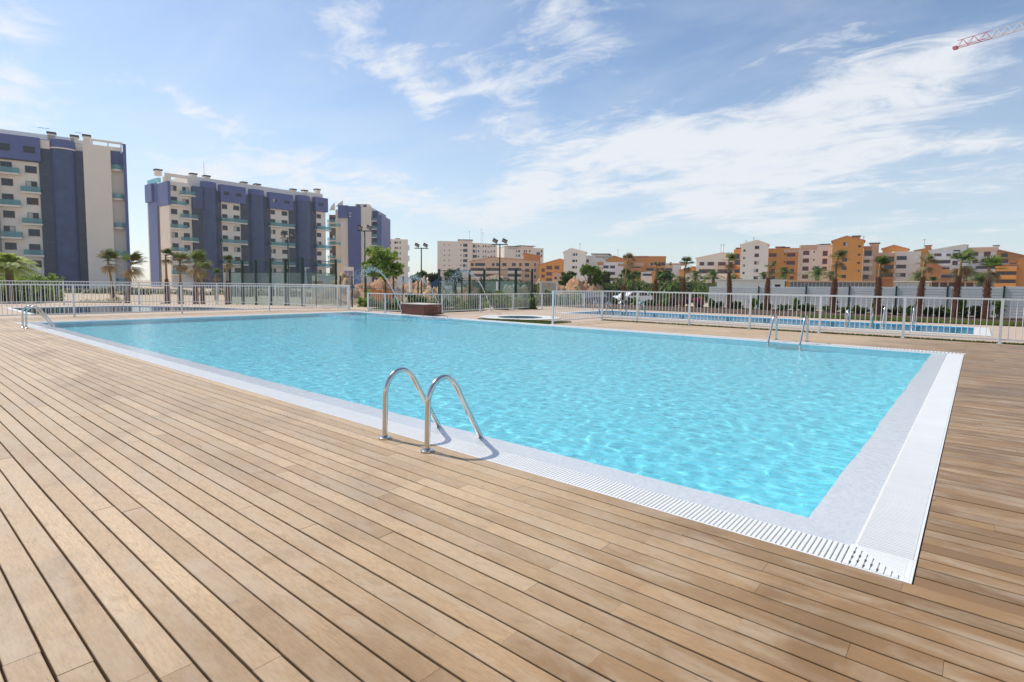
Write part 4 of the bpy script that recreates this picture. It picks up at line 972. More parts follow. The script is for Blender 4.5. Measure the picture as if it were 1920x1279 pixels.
block('orange block with brown shutters between two cream buildings', 1437.3, 1494.5, 224, 467, M_ORANGE, [(1439, 1453, 475.3, 481.8, 'shut'), (1445, 1453, 489.5, 495.8, 'shut'), (1444, 1452, 504, 513, 'shut'), (1443, 1452, 518, 524, 'shut'), (1467.2, 1470, 475.3, 478.3, 'dark'), (1467.2, 1470, 490, 493, 'dark'), (1472.5, 1488, 475, 481.6, 'shut'), (1472, 1488, 489.2, 496.8, 'shut'), (1480, 1487, 504, 511.5, 'shut'), (1480, 1487, 518, 524, 'shut')], bands=[(1466, 1494, 468, 473.5, M_PEACH, .8)], chim=((1459, 463.5, 3, 1), (1470, 464.5, 2.5, .9)))
block('cream block with four storeys of brown shutters left of the orange tower', 1494.8, 1555.5, 220, 461, M_CREAM, rows([(1502.5, 1514)], [(470.5, 478), (485, 492.5), (500, 507.5), (515, 522.4)], 'shut') + rows([(1521.5, 1524.3)], [(471, 474), (486, 489), (501, 504)]) + rows([(1539, 1548)], [(470.5, 480), (485.3, 495), (500, 507.4)], 'shut'), bands=[(1498, 1527, 459.5, 468.5, M_PEACH, .3)] + [(1501, 1517.5, y, y+6, M_CREAM, .7) for y in (478.6, 493.2, 508.2)] + [(1537, 1555, y, y+4, M_CREAM, .7) for y in (480.6, 496)], chim=((1535, 459.5, 2.5, .7), (1543, 458.5, 3, 1)))
block('tall orange gabled tower with two columns of small windows', 1556, 1614.5, 207, 451, M_ORANGE, rows([(1576, 1585)], [(454.5, 461), (470.2, 476), (485, 491), (500.2, 506.5), (515.5, 521.5)]) + rows([(1604.3, 1609.4)], [(460, 464), (476, 479.6), (491.2, 495), (506, 510)]), gable=(1582, 443.5, 452.3, 451.3), ant=((1614, 449, 1.5),), chim=((1600, 443, 2.4, 1.4),))
block('narrow cream and orange stair block right of the orange tower', 1614.8, 1640, 215, 463, M_PEACH, [(1617, 1630.5, 469.8, 480, 'dark')] + rows([(1617, 1627)], [(485, 492.6), (500, 508), (515.5, 523)]), bands=[(1615.5, 1633, y, y+6.5, M_CREAM, .5) for y in (478+2.5, 493.2, 508.6)] + [(1614.9, 1630, 463.5, 467.5, M_ROOFT, 1.2)], chim=((1634.5, 456.5, 3, 3.5),))
block('orange loggia building left of the plain cream block with slit windows', 1633, 1673, 213.5, 476, M_ORANGE, [], [(1655, 1672.5, 481.5, 491, 496), (1655, 1672.5, 497, 505, 510), (1645, 1672.5, 512, 519.5, 524)], bands=[(1637, 1672.8, 474, 480.5, M_PEACH, .8)])
block('ochre gable roof house peeping above the cream slit-window block', 1650, 1698, 226, 467, M_ORANGE, gable=(1671, 460.5, 466.8, 467.5), deep=8)
block('plain cream block with long slit windows in front of the ochre gable', 1673.3, 1722, 211, 473, M_CREAM, rows([(1677.5, 1696)], [(480.3, 487.6), (496.4, 503.3), (512.2, 519)]), bands=[(1676, 1722, y, y+8, M_CREAM, .35) for y in (488.4, 504, 519.6)], turn=1.5)
block('small ochre shed-roofed house right of the cream slit-window block', 1711, 1740, 222, 470, M_ORANGE, gable=(1738, 465.5, 470.5, 467), deep=8, chim=((1735, 461, 2, 1.6),), ant=((1727, 466, 4),))
block('white terraced building with brown shutters and sloping parapet at right', 1738.5, 1807, 204, 467, M_WHITE, [(1747, 1760.5, 475.4, 480.8, 'shut'), (1769.6, 1778, 476, 482, 'shut'), (1782, 1795, 475, 484, 'shut'), (1782, 1792, 489, 497.4, 'shut')], [(1744, 1778, 488, 494.5, 498.5), (1763, 1777, 501.5, 505, 513, M_ORANGE), (1762, 1790, 515.3, 521, 526, M_ORANGE2)], gable=(1802, 459.5, 470.5, 460), roofm=M_WHITE, bands=[(1741, 1780, 481.2, 487.6, M_WHITE, 1.1), (1782, 1795, 469, 471.5, M_FRAME, .05)])
block('white building with terracotta fascia and big shuttered windows near the right edge', 1805, 1863, 206, 466, M_WHITE, [(1821, 1829, 473, 479.5, 'shut'), (1839.5, 1852, 472.5, 481, 'shut'), (1820, 1829, 487, 493.4, 'shut')], [(1836, 1862, 485.5, 491, 497), (1826, 1862, 499, 504.5, 510), (1822, 1862, 513, 518, 523)], bands=[(1805, 1862, 464, 472, M_PEACH, .6)], chim=((1861.5, 461, 1.6, 1.2),))
block('orange sloping-roofed wing behind the white building at the right edge', 1862, 1950, 210, 478, M_ORANGE, [(1871, 1884, 475.3, 482.5, 'dark')], [(1863, 1886, 486, 494, 498.5, M_WHITE)], gable=(1863, 468.5, 469.5, 487.5))
block('bright orange terraced house with stacked balconies at the right edge', 1904, 1960, 190, 489, M_ORANGE, gable=(1925, 483, 488.5, 492))
block('low orange wing with three stacked balcony fronts at the right edge', 1863, 1904, 192, 497, M_ORANGE2, [(1889, 1902, 492.5, 499, 'shut')], [(1864, 1902.5, 509.3, 515.8, 523.5, M_ORANGE), (1864, 1902.5, 524.5, 531, 538, M_ORANGE)], bands=[(1864, 1903, 500, 508.5, M_ORANGE, 1.25)])
block('rust-coloured lean-to wall below the white terraced building', 1735, 1761, 196, 492, M_ORANGE2, gable=(1737, 489, 489.5, 499.5), deep=7)

block('small cream house with terracotta roof before the peach house row', 915, 950, 205, 520, M_CREAM, rows([(918, 922), (927, 933), (940, 945)], [(524, 528.5)], 'shut'), gable=(932, 514, 519, 519), deep=7)
block('small peach house with tiled roof left of the pale gabled tower', 1036, 1062, 200, 516, M_PEACH, rows([(1039, 1044), (1049, 1055)], [(519, 524)], 'shut'), gable=(1042, 510.5, 512.5, 517), deep=7)
block('low cream terrace with tiled lean-to roof under the cream stepped building', 1098, 1128, 215, 508, M_CREAM, [(1101, 1106, 510, 515, 'dark')], [(1108, 1127, 511, 515.5, 519.5)], gable=(1127, 502.5, 509, 503.5), deep=7)
block('small ochre house with tiled gable below the long ochre building', 1222, 1250, 205, 512, M_ORANGE, rows([(1226, 1231), (1238, 1244)], [(517, 522)], 'shut'), gable=(1236, 507.5, 512.5, 512), deep=7)
block('small tiled cream house beside the plain orange wall block', 1283, 1311, 205, 514, M_CREAM, rows([(1287, 1292), (1299, 1305)], [(519, 524)], 'shut'), gable=(1297, 509, 514, 513.5), deep=7)
# ------------------------------------------------------------------ leaves
ORD = 'first second third fourth fifth sixth seventh eighth ninth tenth eleventh twelfth thirteenth fourteenth fifteenth sixteenth seventeenth eighteenth nineteenth twentieth 21st 22nd 23rd 24th 25th 26th 27th 28th 29th 30th'.split()
def leaf_mat(name, a, b, rough=.55, trans=.42):
    m = bpy.data.materials.new(name); m.use_nodes = True; nt = m.node_tree; n, l = nt.nodes, nt.links; n.clear()
    out = n.new('ShaderNodeOutputMaterial'); pb = n.new('ShaderNodeBsdfPrincipled'); tl = n.new('ShaderNodeBsdfTranslucent'); mx = n.new('ShaderNodeMixShader')
    geo = n.new('ShaderNodeNewGeometry'); c = n.new('ShaderNodeMix'); c.data_type = 'RGBA'; c.inputs[6].default_value = (*a, 1); c.inputs[7].default_value = (*b, 1)
    l.new(geo.outputs['Random Per Island'], c.inputs['Factor']); l.new(c.outputs[2], pb.inputs['Base Color']); l.new(c.outputs[2], tl.inputs['Color'])
    pb.inputs['Roughness'].default_value = rough; pb.inputs['Specular IOR Level'].default_value = .3; mx.inputs[0].default_value = trans
    l.new(pb.outputs[0], mx.inputs[1]); l.new(tl.outputs[0], mx.inputs[2]); l.new(mx.outputs[0], out.inputs[0]); return m
L_GREEN = leaf_mat('leaf_green', (.10, .19, .03), (.20, .28, .06))
L_BRIGHT = leaf_mat('leaf_bright_green', (.14, .27, .03), (.26, .38, .06))
L_YELLOW = leaf_mat('leaf_yellow_green', (.26, .36, .06), (.46, .48, .14))
L_LIME = leaf_mat('leaf_lime', (.40, .50, .08), (.58, .60, .18))
L_DARK = leaf_mat('leaf_dark_green', (.045, .085, .02), (.10, .14, .04))
L_OLIVE = leaf_mat('leaf_olive', (.13, .13, .05), (.22, .20, .09))
L_DRY = leaf_mat('dry_grass', (.42, .33, .16), (.52, .42, .24))
L_PINK = leaf_mat('magenta_bloom', (.45, .04, .20), (.60, .10, .32))
L_SALMON = leaf_mat('salmon_bloom', (.60, .16, .16), (.70, .30, .25))
L_PALM = leaf_mat('palm_frond', (.09, .16, .03), (.20, .25, .07))
L_PALMY = leaf_mat('palm_frond_pale', (.17, .25, .05), (.36, .38, .14))
L_PALMDRY = leaf_mat('palm_frond_dry', (.30, .20, .10), (.42, .32, .17))
M_BARK = mat('bark', (.17, .12, .08), .9, .1, noise=.7, nscale=8)
M_BOOT = mat('palm_boots', (.33, .17, .11), .9, .1, noise=.8, nscale=14, island=.6, col2=(.19, .09, .055), bump=.6, bscale=30)
M_PTRUNK = mat('palm_trunk_upper', (.40, .28, .14), .9, .1, noise=.8, nscale=10, col2=(.26, .17, .08))
def quads_mesh(name, C, U_, V_, mats, idx, parent):
    n = len(C); v = np.stack([C-U_-V_*.2, C+U_-V_*.2, C+U_*.25+V_, C-U_*.25+V_], 1).reshape(-1, 3).astype(np.float32)
    me = bpy.data.meshes.new(name); me.vertices.add(len(v)); me.vertices.foreach_set('co', v.ravel())
    me.loops.add(4*n); me.loops.foreach_set('vertex_index', np.arange(4*n, dtype=np.int32)); me.polygons.add(n); me.polygons.foreach_set('loop_start', np.arange(0, 4*n, 4, dtype=np.int32))
    for m in mats: me.materials.append(m)
    me.polygons.foreach_set('material_index', np.asarray(idx, np.int32)); me.update(calc_edges=True)
    return link(name, me, parent)
def foliage(name, parent, blobs, n, leaf, mats, seed, probs=None, hollow=.35):
    """blobs: (x,y,z,rx,ry,rz); leaves gathered in clumps inside each"""
    r = np.random.default_rng(seed); vol = np.array([b[3]*b[4]*b[5] for b in blobs])**.7; cnt = (n*vol/vol.sum()).astype(int)+1; C = []
    for b, k_ in zip(blobs, cnt):
        nc = max(4, k_//26); d = r.normal(size=(nc, 3)); d /= np.linalg.norm(d, axis=1)[:, None]; d *= (hollow+(1-hollow)*r.random((nc, 1))**.5)
        cl = d[r.integers(0, nc, k_)]+r.normal(size=(k_, 3))*.17
        C.append(cl*np.array(b[3:6])+np.array(b[:3]))
    C = np.concatenate(C); n = len(C); a = r.normal(size=(n, 3)); a /= np.linalg.norm(a, axis=1)[:, None]; b = np.cross(a, r.normal(size=(n, 3))); b /= np.linalg.norm(b, axis=1)[:, None]
    s = leaf*(.6+.8*r.random((n, 1)))
    return quads_mesh(name, C, a*s*.45, b*s, mats, r.choice(len(mats), n, p=probs), parent)
def shrub(label, loc, rx, rz, n, leaf, mats, seed, name='shrub', cat='shrub', probs=None, group=None, ry=None, lumps=4):
    t = thing(name, label, cat, loc, 0, group); r = random.Random(seed); ry = ry or rx
    st = MB()
    for k_ in range(4): st.tube([(r.uniform(-.1, .1)*rx, r.uniform(-.1, .1)*ry, -.05), (r.uniform(-.5, .5)*rx, r.uniform(-.5, .5)*ry, rz*1.1)], [.02*max(.5, rz), .008], M_BARK, 5)
    st.build('stems', t)
    bl = [(r.uniform(-.45, .45)*rx, r.uniform(-.45, .45)*ry, rz*r.uniform(.75, 1.15), rx*r.uniform(.5, .8), ry*r.uniform(.5, .8), rz*r.uniform(.55, .95)) for _ in range(lumps)]
    tag(foliage('leaves', t, bl, n, leaf, mats, seed, probs), kind='stuff'); return t
def broad_tree(label, loc, h, rx, rz, n, leaf, mats, seed, probs=None, trunk=.09, cz=None, lumps=9, group=None):
    t = thing('tree', label, 'tree', loc, 0, group); r = random.Random(seed); cz = cz or h-rz; mb = MB()
    mb.tube([(0,0,-.1),(.02,.01,cz*.45),(0,.03,cz*.8),(.03,0,cz+rz*.5)], [trunk, trunk*.8, trunk*.6, trunk*.25], M_BARK, 8)
    tr = mb.build('trunk', t, smooth=True); bl = []; br = MB()
    for k_ in range(lumps):
        a = r.random()*6.28; q = r.uniform(.35, .8); z = cz+r.uniform(-.55, .75)*rz
        c = (math.cos(a)*rx*q*(1-.3*abs(z-cz)/rz), math.sin(a)*rx*q, z); bl.append((*c, rx*r.uniform(.32, .5), rx*r.uniform(.32, .5), rz*r.uniform(.28, .45)))
        br.tube([(0,0,cz*.7),(c[0]*.5,c[1]*.5,(cz*.7+z)/2+.1),c], [trunk*.4, trunk*.25, .01], M_BARK, 5)
    br.build('limbs', tr); tag(foliage('crown', t, bl, n, leaf, mats, seed, probs, .2), kind='stuff'); return t
# fan palm: boot-covered lower trunk, thin upper trunk, wind-blown crown
def fan_frond(mb, base, d, side, size, r, m):
    d = d.normalized(); up = side.cross(d).normalized(); hub = base+d*size*.5
    mb.tube([base, hub], [size*.018, size*.010], m, 4, False)
    n = 13; wind = CR*.55
    for i in range(n):
        a = math.radians(-78+156*i/(n-1)+r.uniform(-4, 4)); L = size*(.62+.2*math.cos(a))*r.uniform(.85, 1.1)
        e = (d*math.cos(a)+side*math.sin(a)); m1 = hub+e*L*.6+wind*L*.08; m2 = hub+e*L+wind*L*.28-Vector((0,0,1))*L*.22
        w = up.cross(e).normalized()*size*.032
        mb.add([hub-w*.4, hub+w*.4, m1+w, m1-w, m2], [(0,1,2,3), (3,2,4)], m)
def fan_palm(label, base, top, boot, crown, seed, nf=26, mats=(None,), lean=(0, 0), group='wind-blown fan palms', spread=.62, r0=.13):
    t = thing('palm_tree', label, 'palm', base, 0, group); r = random.Random(seed)
    H = top-base.z; tx = Vector((lean[0], lean[1], 0)); curve = lambda s: Vector((0,0,H*s))+tx*s**1.6
    nb = int(boot*14)+4; mb = MB(); sb = boot/H
    mb.tube([curve(sb*i/8)+Vector((0,0,-.05 if i == 0 else 0)) for i in range(9)], [r0*(1.0+.10*math.sin(i*1.1)) if i < 6 else r0*(1.05-.16*(i-5)) for i in range(9)], M_BOOT, 10)
    lo = mb.build('boot_trunk', t)
    bt = MB(); row_n = int(boot/.085)
    for i in range(row_n):
        for k_ in range(9):
            a = (k_+.5*(i % 2))/9*6.283+r.uniform(-.1, .1); s = (i+.5)/row_n*sb; c = curve(s); rad = r0*(1.02 if s < sb*.7 else 1.02-.45*(s/sb-.7)/.3); o = Vector((math.cos(a), math.sin(a), 0)); q = Vector((-o.y, o.x, 0))*.034
            bt.add([c+o*rad-q, c+o*rad+q, c+o*(rad+.055)+q*.5+Vector((0,0,.10)), c+o*(rad+.055)-q*.5+Vector((0,0,.10)), c+o*(rad-.02)+Vector((0,0,.11))], [(0,1,2,3), (2,4,3)], M_BOOT)
    tag(bt.build('boots', lo), kind='stuff')
    mb = MB(); mb.tube([curve(sb+(1-sb)*i/6) for i in range(7)], [r0*.52-.035*(i/6) for i in range(7)], M_PTRUNK, 9); mb.build('upper_trunk', t, smooth=True)
    cr = MB(); tp_ = curve(1.0)
    for i in range(nf):
        a = r.random()*6.283; el = math.radians(r.uniform(0, 88)) if i > nf*.2 else math.radians(r.uniform(-70, -15))
        o = Vector((math.cos(a)*math.cos(el)*spread, math.sin(a)*math.cos(el)*spread, math.sin(el)))+CR*.38; o.normalize()
        sd = o.cross(Vector((0,0,1))); sd = sd.normalized() if sd.length > .05 else Vector((1,0,0))
        fan_frond(cr, tp_+Vector((0,0,-.10)), o, sd, crown*r.uniform(.8, 1.1), r, L_PALMDRY if i < nf*.22 else r.choice(mats))
    tag(cr.build('crown', t), kind='stuff'); return t
def feather_palm(label, loc, zc, size, seed, m=None, nf=34, group='bushy palms', trunk=True):
    """arching pinnate fronds from a short trunk"""
    t = thing('palm_tree', label, 'palm', loc, 0, group); r = random.Random(seed); m = m or [L_PALM, L_DARK]
    c = Vector((0, 0, zc-loc[2])); mb = MB(); mb.tube([(0,0,-.1), c*.5, c], [size*.14, size*.12, size*.10], M_BARK, 8); mb.build('trunk', t)
    cr = MB()
    for i in range(nf):
        a = r.random()*6.283; el = math.radians(r.uniform(-15, 85)); o = Vector((math.cos(a)*math.cos(el), math.sin(a)*math.cos(el), math.sin(el))); L = size*r.uniform(.75, 1.1); mm = r.choice(m)
        pts = [c+o*L*s-Vector((0,0,1))*L*.55*s*s for s in (0, .2, .4, .6, .8, 1)]; sd = o.cross(Vector((0,0,1))); sd = sd.normalized() if sd.length > .05 else Vector((1,0,0))
        for j in range(5):
            for k_ in range(3):
                p_ = pts[j].lerp(pts[j+1], k_/3); tn = (pts[j+1]-pts[j]).normalized(); ll = L*.30*(1-.55*abs((j+k_/3)/5-.4))
                for s_ in (-1, 1):
                    e = p_+sd*s_*ll*.8+tn*ll*.55-Vector((0,0,1))*ll*.25; w = tn*L*.022
                    cr.add([p_-w, p_+w, e], [(0,1,2)], mm)
    tag(cr.build('crown', t), kind='stuff'); return t
# palms along the bed behind the lap pool
pA, pB = Vector((-15.86, 33.19, 0)), Vector((.36, 32.02, 0))
def on_line(x):
    d = ray(x, horizon(x)); dd = pB-pA; k_ = (d.x*pA.y-d.y*pA.x)/(dd.x*d.y-dd.y*d.x); return pA+dd*k_
RP = [(1170, 487, 537, 1.0, (.25, -.1), 'thin dry fan palm furthest left of the row, leaning in front of the ochre house', [L_PALMDRY, L_OLIVE]),
      (1229, 497, 525, .62, (.0, 0), 'fan palm with a bare dry tuft beside the white car', [L_PALMDRY, L_OLIVE]),
      (1281, 493, 522, .95, (.14, .05), 'fan palm with a dense green tuft before the orange wall block', [L_PALM, L_DARK]),
      (1368, 487, 512, .95, (-.16, 0), 'fan palm with green top in front of the slim orange wing', [L_PALM, L_PALMY]),
      (1439, 500, 522, .75, (.05, 0), 'fan palm with a scruffy brown top before the orange shuttered block', [L_PALMDRY, L_PALM]),
      (1564, 483, 523, 1.0, (.12, .1), 'tallest fan palm, bending right in front of the orange gabled tower', [L_PALMY, L_OLIVE]),
      (1647, 495, 521, 1.0, (.0, 0), 'fan palm with split green crown before the orange loggia building', [L_PALM, L_DARK]),
      (1727, 490, 521, .9, (.1, 0), 'fan palm with ragged brown and green top before the cream slit-window block', [L_PALMDRY, L_PALM]),
      (1794, 489, 519, 1.25, (.12, 0), 'fan palm with a large pale crown before the white terraced building', [L_PALMY, L_PALM]),
      (1851, 500, 520, 1.1, (.0, 0), 'fan palm with a broad green fan nearest the right edge', [L_PALM, L_BRIGHT])]
for i, (x, yt, yb, cs_, ln, lb, mm) in enumerate(RP):
    b = on_line(x); dep = (b-EYEP).dot(CF); ztop = P(x, yt, dep).z; zb_ = P(x, yb, dep).z
    l3 = CR*ln[0]+CF*ln[1]; fan_palm(lb, Vector((b.x, b.y, -.03))-Vector((l3.x, l3.y, 0))*.2, ztop, zb_, cs_*.52, 20+i, 26, mm, (l3.x, l3.y))
# palms at left behind the railing
for i, (x, yt, yb, dep, cs_, ln, lb, mm) in enumerate([
      (212, 488, 540, 37, 1.1, (-.32, 0), 'fan palm leaning left in front of the beige wall of the left tower', [L_PALM, L_OLIVE]),
      (236, 494, 545, 36, 1.25, (.32, 0), 'fan palm leaning right at the corner of the left tower, fronds blown sideways', [L_PALM, L_PALMDRY]),
      (313, 478, 525, 38, .75, (-.05, 0), 'slender fan palm at the left end of the long block', [L_DARK, L_PALM]),
      (338, 490, 530, 38, 1.0, (0, 0), 'brown-green fan palm, left of a pair before the long block', [L_PALMDRY, L_PALM]),
      (366, 492, 532, 37, 1.25, (.03, 0), 'full pale fan palm, right of a pair before the long block', [L_PALMY, L_PALM]),
      (379, 505, 535, 46, 1.2, (0, 0), 'greyish fan palm half hidden behind the full pale palm', [L_PALM, L_OLIVE]),
      (405, 513, 530, 55, .8, (0, 0), 'small dark palm low before the first round stair tower', [L_DARK, L_PALM]),
      (425, 488, 528, 44, .75, (.05, 0), 'dark thin palm beside the first green court post', [L_DARK, L_PALM])]):
    b = GD(x, dep); l3 = CR*ln[0]; fan_palm(lb, Vector((b.x, b.y, GROUND_Z)), P(x, yt, dep).z, P(x, yb, dep).z+.75, cs_*.72, 60+i, 26, mm, (l3.x, l3.y), 'wind-blown fan palms', .6, .15)
# bushy palm and hedge at the far left
b = GD(18, 29); feather_palm('bushy yellow-green palm at the left edge behind the railing', (b.x, b.y, GROUND_Z), P(18, 500, 29).z, 1.55, 5, [L_LIME, L_LIME, L_YELLOW], 95)
for i, (x, dep, w, zt, lb) in enumerate([(-25, 30, 1.5, 520, 'green shrub cut by the left edge, under the bushy palm'), (25, 31, 1.3, 516, 'green shrub directly under the yellow-green palm'), (68, 31, 1.2, 517, 'bright green shrub right of the yellow-green palm')]):
    b = GD(x, dep); h = P(x, zt, dep).z-GROUND_Z; shrub(lb, (b.x, b.y, GROUND_Z), w, h*.55, 3600, .13, [L_GREEN, L_BRIGHT, L_YELLOW], 70+i, probs=[.35, .45, .2], group='shrubs left of the tower', lumps=7)
for i, (x, dep, lb) in enumerate([(95, 33, 'patch of magenta flowers left of the dry mound'), (118, 33.5, 'patch of magenta flowers in the middle of the flower bed'), (150, 34, 'patch of magenta flowers beside the dry grass mound')]):
    b = GD(x, dep); shrub(lb, (b.x, b.y, GROUND_Z), .75, .34, 900, .09, [L_PINK, L_DARK, L_GREEN], 80+i, 'flower_patch', 'flowers', [.7, .15, .15], 'magenta flower patches')
b = GD(188, 33); shrub('dry straw-coloured grass mound beside the magenta flowers', (b.x, b.y, GROUND_Z), 1.3, .42, 2200, .12, [L_DRY, L_OLIVE], 85, 'grass_mound', 'grass mound', [.8, .2])
# low planting along the terrace edge and behind railings
pr = random.Random(99)
bed1 = [(x, 33+pr.uniform(-1, 3), pr) for x in range(255, 470, 13)]
for i, (x, dep, _) in enumerate(bed1):
    b = GD(x, dep); m_ = [[L_OLIVE, L_DRY], [L_GREEN, L_OLIVE], [L_DRY, L_YELLOW]][i % 3]
    shrub('small dry bush behind the wading pool, %s from the left' % ORD[i], (b.x, b.y, GROUND_Z), .35, .26, 240, .09, m_, 300+i, 'bush', 'bush', None, 'small bushes behind the wading pool')
for i in range(18):        # shrubs behind the low railing
    x = 690+i*18; dep = 27.5+pr.uniform(-1.2, 3.0)+max(0, (i-8))*.25
    b = GD(x, dep); zt = P(x, 556+pr.uniform(-2, 9), dep).z
    shrub('leafy green shrub behind the low railing, %s from the left' % ORD[i], (b.x, b.y, GROUND_Z), .55, max(.3, (zt-GROUND_Z)*.56), 900, .11, [[L_GREEN, L_BRIGHT], [L_OLIVE, L_GREEN], [L_DARK, L_GREEN]][i % 3], 400+i, group='green shrubs behind the low railing')
for i in range(15):        # taller mass in front of the right court
    x = 905+i*12.5; dep = 36+pr.uniform(-1.5, 2); b = GD(x, dep); zt = P(x, 550+pr.uniform(-4, 8), dep).z
    shrub('dense dark shrub below the right-hand glass court, %s from the left' % ORD[i], (b.x, b.y, GROUND_Z), .75, (zt-GROUND_Z)*.55, 1000, .12, [[L_DARK, L_GREEN], [L_OLIVE, L_DARK], [L_GREEN, L_YELLOW]][i % 3], 440+i, group='dense shrubs below the glass court')
for i in range(30):        # bed behind the lap pool: young plants
    x = 1325+i*20.5; b = on_line(x)+CF*pr.uniform(.6, 1.5); b.z = -.03; dep = (b-EYEP).dot(CF); zt = P(x, 577-6*pr.random()-(16 if i % 4 == 1 else 0), dep).z
    shrub('young leafy plant before the grey slatted wall, %s from the left' % ORD[i], (b.x, b.y, -.03), .36 if i % 4 != 1 else .2, max(.2, zt*.52), 420, .10, [[L_GREEN, L_DARK], [L_BRIGHT, L_GREEN], [L_DARK, L_GREEN], [L_DARK, L_OLIVE]][i % 4], 500+i, 'young_plant', 'plant', None, 'young plants before the slatted wall')
for i, (x, mm, lb) in enumerate([(1245, [L_SALMON, L_GREEN], 'salmon flowering bush just right of the white car'), (1258, [L_BRIGHT, L_GREEN], 'bright green bush between the car and the salmon flowers'), (1272, [L_SALMON, L_DARK], 'salmon flowering bush left of the green-tufted palm'), (1296, [L_PINK, L_GREEN], 'pink flowering bush right of the green-tufted palm'), (1318, [L_PINK, L_SALMON, L_GREEN], 'pink and salmon flowering bush at the left end of the grey slatted wall')]):
    b = on_line(x)+CF*.8; shrub(lb, (b.x, b.y, -.03), .42, .36, 620, .09, mm, 540+i, 'flower_bush', 'flowers', None, 'flowering bushes by the car')
# the tree at the fountain
b = GD(722, 27); broad_tree('young leafy tree with pale green crown behind the low railing', (b.x, b.y, GROUND_Z), P(722, 462, 27).z-GROUND_Z, 1.15, .85, 1900, .15, [L_BRIGHT, L_YELLOW, L_GREEN], 15, [.25, .55, .2], .06, P(722, 496, 27).z-GROUND_Z, 20)
for i, (x, yt, yc, dep, rx, rz, mm, lb) in enumerate([
      (1103, 500, 518, 70, 1.7, 1.5, [L_BRIGHT, L_GREEN], 'bright green tree in front of the pale gabled tower'),
      (1065, 512, 524, 72, 1.2, .9, [L_DARK, L_GREEN], 'dark green tree left of the bright green tree'),
      (1129, 513, 524, 72, .9, .8, [L_GREEN, L_OLIVE], 'grey-green small tree right of the bright green tree'),
      (1180, 508, 520, 90, 1.6, 1.3, [L_DARK, L_GREEN], 'dark tree behind the leaning dry palm'),
      (1240, 512, 524, 80, 1.8, 1.2, [L_DARK, L_GREEN], 'dark rounded tree right of the white terrace house'),
      (785, 512, 520, 60, .9, .6, [L_DARK, L_GREEN], 'small dark tree behind the blue truck body'),
      (850, 512, 521, 60, .9, .8, [L_GREEN, L_DARK], 'green tree behind the white truck cab'),
      (812, 517, 522, 62, .7, .4, [L_DARK, L_OLIVE], 'tiny dark tree between truck body and lamp mast')]):
    b = GD(x, dep); zc = P(x, yc, dep).z-GROUND_Z
    broad_tree(lb, (b.x, b.y, GROUND_Z), P(x, yt, dep).z-GROUND_Z, rx, rz, 1500, .28, mm, 160+i, None, .12, zc, 8)
for i, (x, y, dep, s, lb) in enumerate([(1303, 514, 105, 2.3, 'bushy palm under the left end of the cream terraces'), (1337, 516, 100, 2.6, 'bushy palm under the middle of the cream terraces'), (1376, 519, 110, 1.9, 'pale bushy palm left of the tall cream tower'), (1432, 516, 105, 2.0, 'bushy palm at the right foot of the tall cream tower'), (1470, 511, 100, 2.7, 'bushy palm before the orange shuttered block'), (1531, 511, 100, 3.0, 'bushy palm before the cream shuttered block'), (1557, 516, 104, 2.4, 'bushy palm at the foot of the orange tower'), (1721, 516, 95, 2.2, 'bushy palm right of the cream slit-window block'), (1748, 524, 95, 1.7, 'dark bushy palm by the rust lean-to wall'), (1808, 512, 90, 2.8, 'big bushy palm before the white building at right'), (1838, 525, 85, 2.6, 'drooping bushy palm left of the orange balcony fronts'), (1275, 522, 100, 1.8, 'dark bushy palm beside the plain orange wall'), (1160, 526, 95, 1.7, 'low bushy palm under the white terraced house')]):
    b = GD(x, dep); feather_palm(lb, (b.x, b.y, GROUND_Z), P(x, y+3, dep).z, s, 180+i, [L_PALM, L_DARK, L_PALMY] if i % 3 else [L_PALM, L_OLIVE])
# scrub that reads as one mass, far back
def scrub(name, x0, x1, y0, dep, n, seed, mats, leaf=.35):
    r = random.Random(seed); bl = []
    x = x0
    while x < x1:
        d = dep+r.uniform(-6, 6); p_ = GD(x, d); zt = max(.3, P(x, y0+r.uniform(-3, 5), d).z-GROUND_Z); bl.append((p_.x, p_.y, GROUND_Z+zt*.45, zt*.9+1, zt*.9+1, zt*.55)); x += (x1-x0)/26
    o = foliage(name, None, bl, n, leaf, mats, seed); return tag(o, kind='stuff')
tag(scrub('scrub', 1085, 1345, 531, 75, 16000, 1, [L_OLIVE, L_DARK, L_GREEN]), 'grey-green scrub filling the plot behind the car and palms', 'scrub')
tag(scrub('scrub', 905, 1010, 527, 70, 7000, 2, [L_OLIVE, L_DARK]), 'dull green scrub behind the glass court', 'scrub')
tag(scrub('scrub', -80, 640, 545, 75, 9000, 3, [L_OLIVE, L_DRY, L_DARK]), 'dry scrub between the railing and the blue blocks', 'scrub')

for i, x in enumerate((1152, 1176, 1192, 1208, 1222, 1240)):
    b = on_line(x)-CF*(.3+.2*(i % 3)); shrub('low green shrub before the white car, %s from the left' % ORD[i], (b.x, b.y, -.034), .34, .20+.05*(i % 3), 420, .09, [[L_GREEN, L_DARK], [L_DARK, L_OLIVE], [L_BRIGHT, L_GREEN]][i % 3], 560+i, group='low shrubs before the white car')
